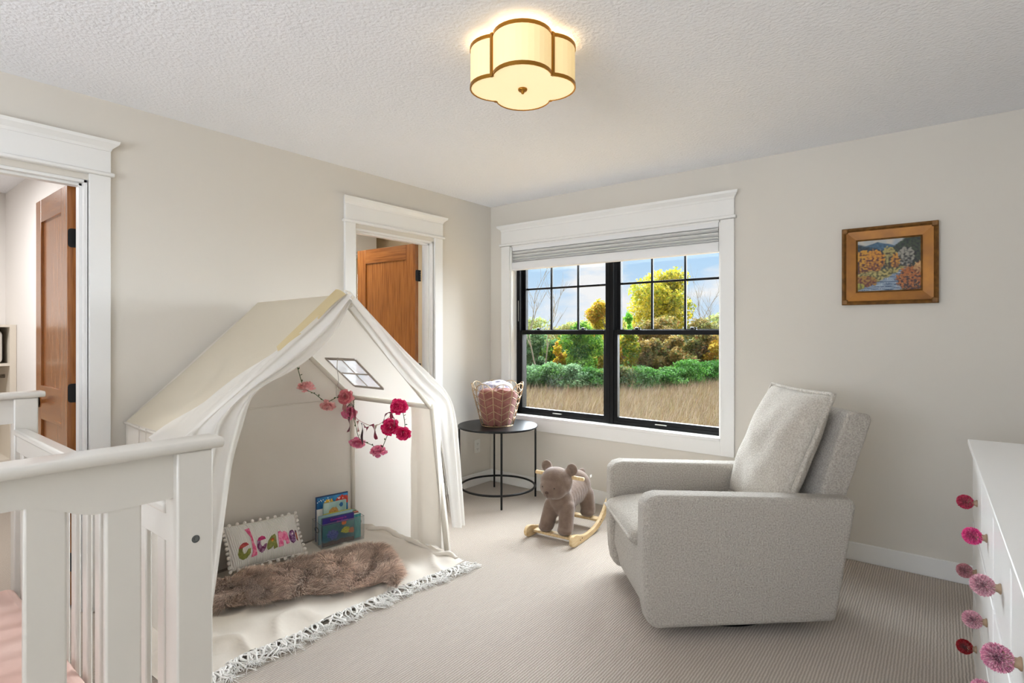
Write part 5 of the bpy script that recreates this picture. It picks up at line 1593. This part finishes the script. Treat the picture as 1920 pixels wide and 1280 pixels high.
# ================================================================== flower garland and ribbon garland in the tent
M_vine = mat('green_vine', '#4c5f38', 0.8)
M_petal = mat('tissue_petal', '#ffffff', 0.85, attr=True, transl=0.5, spec=0.1)
M_ribbon = {k: mat('ribbon_' + k, c, 0.45, sheen=0.3) for k, c in (('wine', '#6a1030'), ('crimson', '#9c1c48'), ('black', '#2a1420'), ('pink', '#c58a86'), ('cream', '#d6c6b4'))}
t = thing('flower_garland', 'pink paper flower garland on a green vine inside the tent', 'garland', (-2.95, 2.1, 0.9))
path1 = catmull([(-3.05, 1.78, 1.135), (-3.05, 1.795, 1.096), (-3.05, 1.835, 0.985), (-3.05, 1.905, 0.942), (-3.05, 1.988, 0.885), (-3.05, 2.065, 0.906), (-3.06, 2.14, 0.915), (-3.05, 2.19, 0.87), (-3.06, 2.19, 0.79), (-3.03, 2.195, 0.70), (-2.99, 2.195, 0.625), (-2.855, 2.195, 0.60), (-2.781, 2.195, 0.575), (-2.708, 2.195, 0.684), (-2.657, 2.195, 0.739), (-2.60, 2.2, 0.73), (-2.555, 2.2, 0.725), (-2.556, 2.2, 0.79), (-2.587, 2.205, 0.863)], 6)
make('vine', MB().tube(path1, 0.0022, 5), M_vine, t, smooth=True)
lv = MB()
for i in range(2, len(path1) - 2, 2):
    p = path1[i]; d_ = Vector((random.uniform(-1, 1), random.uniform(-1, 1), random.uniform(-.3, 1))).normalized()
    s_ = d_.orthogonal().normalized() * 0.005
    lv.add([p, p + d_ * 0.009 + s_, p + d_ * 0.019, p + d_ * 0.009 - s_], [(0, 1, 2, 3)])
lo = make('vine_leaves', lv, M_vine, t); lo['kind'] = 'stuff'
def blossom(c, r, cols, up=(0.4, -0.5, 0.5), npet=32, name='blossom'):
    c = Vector(c); mb = MB(); upv = Vector(up).normalized()
    a_ = upv.orthogonal().normalized(); b_ = upv.cross(a_)
    pal = [lin(x) for x in cols]
    for k in range(npet):
        lay = k / npet
        an = k * 2.399
        el = 0.15 + 1.25 * lay
        ra = a_ * math.cos(an) + b_ * math.sin(an)
        d_ = (ra * math.cos(el) + upv * math.sin(el) * 0.75).normalized()
        sd = (b_ * math.cos(an) - a_ * math.sin(an)) * r * 0.34
        L_ = r * (1.0 - 0.28 * lay) * random.uniform(.9, 1.08)
        nn = d_.cross(sd).normalized() * r * random.uniform(-.16, .16)
        col = mixl(pal[k % len(pal)], (0, 0, 0), random.uniform(0, .08))
        base = c + d_ * r * 0.12
        vs_ = [base - sd * .2, base + sd * .2, c + d_ * L_ * .6 + sd + nn, c + d_ * L_ + sd * .7 - nn * .5, c + d_ * L_ * 1.04 + nn, c + d_ * L_ - sd * .7 - nn * .5, c + d_ * L_ * .6 - sd + nn]
        mb.add(vs_, [(0, 1, 2, 6), (6, 2, 3, 4), (6, 4, 5)])
        mb.c += [col] * 3
    return make(name, mb, M_petal, t)
SAL = ['#fcc8c6', '#ffd8d4', '#f6b8ba']; PNK = ['#f69cba', '#fab8cc', '#f088b0']; HOT = ['#ec3c7c', '#f65c92', '#d82c6a']
for (c, r, cols, up) in [((-3.03, 1.833, 0.978), 0.052, SAL, (0.25, -.2, .9)), ((-3.03, 1.985, 0.872), 0.046, SAL, (0.4, -.3, -.5)), ((-3.03, 2.118, 0.90), 0.048, ['#ee9aa4', '#f4b0b4', '#e68a98'], (.5, -.6, .3)),
                         ((-3.06, 2.165, 0.80), 0.046, PNK, (.5, -.6, -.2)), ((-2.985, 2.175, 0.615), 0.048, PNK, (.5, -.5, -.6)), ((-2.775, 2.175, 0.566), 0.050, PNK, (.3, -.3, .9)),
                         ((-2.655, 2.175, 0.738), 0.052, HOT, (.5, -.6, .3)), ((-2.585, 2.185, 0.868), 0.050, HOT, (.5, -.6, .4)), ((-2.548, 2.185, 0.722), 0.046, HOT, (.5, -.6, -.3))]:
    blossom(c, r * 1.12, cols, up)
t = thing('ribbon_garland', 'string of wine-red and pink ribbon scraps hung under the tent eave rod', 'garland', (-2.85, 2.19, 0.75))
rp = catmull([(-3.07, 2.16, 0.87), (-3.045, 2.17, 0.81), (-2.99, 2.175, 0.76), (-2.91, 2.18, 0.735), (-2.828, 2.18, 0.73), (-2.749, 2.18, 0.756), (-2.65, 2.185, 0.822), (-2.60, 2.19, 0.87)], 6)
make('string', MB().tube(rp, 0.0018, 5), M_ribbon['pink'], t, smooth=True)
def ribbon(p, dirs, wdt, m_, name='ribbon'):
    p = Vector(p); q = [p]
    for d_ in dirs: q.append(q[-1] + Vector(d_))
    q = catmull(q, 5); mb = MB()
    n_ = len(q)
    for i, x in enumerate(q):
        tw = 0.8 * math.sin(i * 0.5 + p.x * 30)
        s_ = Vector((math.cos(tw), -0.35 * math.sin(tw) - 0.2, 0.25)).normalized() * wdt * 1.35
        mb.v += [tuple(x - s_), tuple(x + s_)]
    for i in range(n_ - 1): mb.f.append((2 * i, 2 * i + 1, 2 * i + 3, 2 * i + 2))
    return make(name, mb, M_ribbon[m_], t, smooth=True)
for (p, ds, w_, m_) in [((-3.03, 2.15, 0.80), [(0, 0, .03), (.03, 0, .005), (.015, 0, -.03), (.01, 0, -.05)], .010, 'crimson'), ((-3.03, 2.15, 0.80), [(-.015, 0, -.04), (.01, 0, -.05), (-.02, 0, -.04)], .011, 'wine'),
                        ((-3.05, 2.14, 0.83), [(.02, 0, .02), (.03, 0, .01), (.02, 0, -.02)], .006, 'black'), ((-2.93, 2.165, 0.74), [(.01, 0, -.04), (-.008, 0, -.05), (.012, 0, -.05)], .009, 'black'),
                        ((-2.91, 2.165, 0.735), [(.02, 0, -.02), (.02, 0, .005), (-.01, 0, -.03)], .013, 'crimson'), ((-2.84, 2.165, 0.73), [(.02, 0, .012), (.02, 0, -.03), (.01, 0, -.04), (.012, 0, -.02)], .012, 'crimson'),
                        ((-2.97, 2.165, 0.75), [(.0, 0, -.03), (.006, 0, -.04)], .010, 'pink'), ((-2.78, 2.165, 0.745), [(-.01, 0, -.03), (.0, 0, -.02)], .009, 'cream'),
                        ((-2.64, 2.165, 0.83), [(-.03, 0, .0), (-.03, 0, -.03), (-.01, 0, -.04)], .012, 'wine'), ((-2.64, 2.165, 0.83), [(.01, 0, -.03), (.02, 0, .0), (.0, 0, -.05)], .012, 'crimson'),
                        ((-3.06, 2.13, 0.87), [(-.005, 0, -.04), (.01, 0, -.03)], .016, 'pink'), ((-3.0, 2.165, 0.77), [(.012, 0, -.06), (-.004, 0, -.05), (.012, 0, -.03)], .0028, 'cream')]:
    ribbon(p, ds, w_, m_)

# ================================================================== rocking bear
M_plushb = mat('taupe_plush', '#6e5b4f', 0.95, var=('#837063', 26, 0.3), bump=(240, 0.5, 0.004), sheen=0.35, spec=0.1)
M_birch = mat('pale_birch', '#dfc79c', 0.5, var=('#c9a673', 10), stretch=(6, 1, 6))
M_dark = mat('dark_stitching', '#2a201c', 0.7)
t = thing('rocking_bear', 'taupe plush bear rocker on birch rockers near the side table', 'rocking toy', (-1.955, 3.10, 0), math.radians(4.4))
rk = catmull([(-.268, .012, 0), (-.235, .002, 0), (-.12, .0, 0), (.0, .004, 0), (.11, .022, 0), (.20, .062, 0), (.27, .118, 0), (.305, .152, 0)], 4) + catmull([(.300, .172, 0), (.278, .180, 0), (.245, .166, 0), (.18, .108, 0), (.10, .062, 0), (.0, .040, 0), (-.10, .040, 0), (-.17, .058, 0), (-.225, .074, 0), (-.262, .072, 0), (-.282, .052, 0), (-.282, .028, 0)], 4)
for xs_ in (-0.163, 0.163):
    r_ = make('rocker', MB().prism([(p.x, p.y) for p in rk], xs_ - 0.011, xs_ + 0.011, 'x'), M_birch, t, world=False, bevel=0.004)
    for (yy, zz_) in ((-0.17, 0.026), (-0.145, 0.032), (0.125, 0.055), (0.145, 0.065)):
        make('bolt', MB().lathe([(0.004, 0), (0.004, 0.001)], 8, Matrix.Translation((xs_ + 0.011, yy, zz_)) @ Matrix.Rotation(PI / 2, 4, 'Y')), M_dark, r_, world=False)
make('cross_bar', MB().box(-0.152, 0.152, -0.205, -0.150, 0.022, 0.038), M_birch, t, world=False, bevel=0.003)
make('cross_bar', MB().box(-0.152, 0.152, 0.115, 0.170, 0.056, 0.072), M_birch, t, world=False, bevel=0.003)
make('handle', MB().tube([(-0.175, -0.125, 0.395), (0.175, -0.125, 0.395)], 0.0125, 14), M_birch, t, world=False, smooth=True)
def capsule(mb, p, q, r0, r1, n=7):
    p, q = Vector(p), Vector(q)
    for k in range(n + 1):
        f_3 = k / n; c = p.lerp(q, f_3); r = r0 + (r1 - r0) * f_3
        mb.sphere(tuple(c), r, 16, 10)
def remesh(name, mb, m_, parent, vox, smooth_it=6, noise_amp=0.0):
    me = bpy.data.meshes.new('tmp'); me.from_pydata(mb.v, [], mb.f)
    o = bpy.data.objects.new('tmp', me); C.objects.link(o)
    r = o.modifiers.new('r', 'REMESH'); r.mode = 'VOXEL'; r.voxel_size = vox
    s_ = o.modifiers.new('s', 'SMOOTH'); s_.factor = 0.5; s_.iterations = smooth_it
    dg = bpy.context.evaluated_depsgraph_get(); dg.update()
    m2 = bpy.data.meshes.new_from_object(o.evaluated_get(dg))
    bpy.data.objects.remove(o); bpy.data.meshes.remove(me)
    m2.name = name; m2.materials.clear(); m2.shade_smooth()
    return link(name, m2, m_, parent)
mb = MB()
# torso
capsule(mb, (0, -0.10, 0.232), (0, 0.115, 0.262), 0.088, 0.098)
mb.sphere((0, 0.125, 0.275), (0.098, 0.085, 0.105), 20, 14)
mb.sphere((0, -0.105, 0.225), (0.090, 0.075, 0.10), 20, 14)
# legs
for s_ in (-1, 1):
    capsule(mb, (s_ * 0.055, -0.125, 0.20), (s_ * 0.068, -0.165, 0.085), 0.052, 0.050)
    mb.sphere((s_ * 0.069, -0.178, 0.068), (0.05, 0.055, 0.031), 16, 10)
    capsule(mb, (s_ * 0.060, 0.135, 0.22), (s_ * 0.072, 0.150, 0.125), 0.058, 0.050)
    mb.sphere((s_ * 0.073, 0.138, 0.102), (0.05, 0.058, 0.031), 16, 10)
# neck and head
capsule(mb, (0, -0.115, 0.28), (0, -0.15, 0.335), 0.072, 0.075)
mb.sphere((0, -0.165, 0.365), (0.108, 0.092, 0.093), 24, 16)
mb.sphere((0, -0.20, 0.335), (0.092, 0.080, 0.074), 24, 16)
mb.sphere((0, -0.245, 0.318), (0.055, 0.045, 0.045), 18, 12)
mb.sphere((0, 0.20, 0.352), (0.026, 0.026, 0.026), 12, 8)
for s_ in (-1, 1):
    capsule(mb, (s_ * 0.072, -0.135, 0.432), (s_ * 0.098, -0.130, 0.448), 0.024, 0.022, 3)
    mb.sphere((s_ * 0.093, -0.128, 0.446), (0.041, 0.021, 0.041), 16, 10)
remesh('plush_body', mb, M_plushb, t, 0.0055, 9)
for s_ in (-1, 1):
    make('inner_ear', MB().sphere((s_ * 0.095, -0.142, 0.446), (0.022, 0.010, 0.023), 14, 8), mat('inner_ear_plush', '#6f5e52', 0.95, bump=(200, .5, .003)), t, world=False, smooth=True)
    make('eye', MB().sphere((s_ * 0.043, -0.270, 0.350), 0.004, 10, 8), M_dark, t, world=False, smooth=True)
make('nose', MB().sphere((0, -0.291, 0.322), (0.014, 0.008, 0.010), 12, 8), mat('brown_nose', '#4a3226', 0.5), t, world=False, smooth=True)
make('face_seam', MB().tube(catmull([(0.0, -0.288, 0.31), (0.0, -0.281, 0.293), (0.0, -0.262, 0.279)], 4), 0.0014, 5), M_dark, t, world=False)
make('side_label', MB().box(0.090, 0.092, 0.14, 0.165, 0.335, 0.352), M_plastic, t, world=False)

# ================================================================== closet contents and shutters seen through the doorways
M_mel = mat('cream_melamine', '#ddd4c6', 0.5)
t = thing('closet_shelf', 'cream shelf tower with a hanging rod in the closet', 'shelf', (-5.7, 0.6, 0))
make('side_panel', MB().box(-5.90, -5.52, 0.900, 0.938, 0.0, 1.38), M_mel, t)
make('side_panel', MB().box(-5.90, -5.52, 0.10, 0.118, 0.0, 1.38), M_mel, t)
for z in (1.362, 1.07, 0.35):
    make('shelf_board', MB().box(-5.90, -5.52, 0.118, 0.900, z, z + 0.018), M_mel, t)
make('hanging_rod', MB().tube([(-5.70, 0.118, 0.985), (-5.70, 0.90, 0.985)], 0.014, 12), M_metal, t, smooth=True)
make('back_panel', MB().box(-5.915, -5.90, 0.118, 0.900, 0.1, 1.36), M_mel, t)
o = make('storage_bin', MB().box(-5.86, -5.56, 0.52, 0.868, 1.090, 1.335), mat('white_bin_fabric', '#eceae6', 0.8), None, bevel=0.03, seg=4)
tag(o, 'white soft storage bin on the closet shelf', 'bin')
t = struct('window_3', 'window with white shutters in the room behind the tent', (-4.8, 3.0, 0.9))
for (a, b_) in ((2.6, 2.66), (3.40, 3.46)):
    make('stile', MB().box(-4.82, -4.785, a, b_, 0.9, 2.02), M_trim, t)
for (a, b_) in ((0.9, 0.97), (1.97, 2.02)):
    make('rail', MB().box(-4.82, -4.785, 2.66, 3.40, a, b_), M_trim, t)
for k in range(12):
    z = 1.01 + 0.082 * k
    M_ = Matrix.Translation((-4.80, 3.03, z)) @ Matrix.Rotation(math.radians(20), 4, 'Y')
    make('louver', MB().box(-0.032, 0.032, -0.37, 0.37, -0.005, 0.005, M_), M_trim, t, bevel=0.003)
make('tilt_rod', MB().box(-4.765, -4.757, 3.30, 3.308, 0.98, 1.96), M_black, t)
make('pane', MB().box(-4.89, -4.885, 2.6, 3.46, 0.9, 2.02), M_glass, t)
t = thing('wall_cabinet', 'white cabinet above the shutters in the room behind the tent', 'cabinet', (-4.65, 3.0, 2.1))
make('cabinet_body', MB().box(-4.80, -4.55, 2.40, 3.545, 2.09, 2.43), M_trim, t)
make('cabinet_door', MB().box(-4.55, -4.532, 2.42, 3.53, 2.11, 2.39), M_trim, t, bevel=0.002)
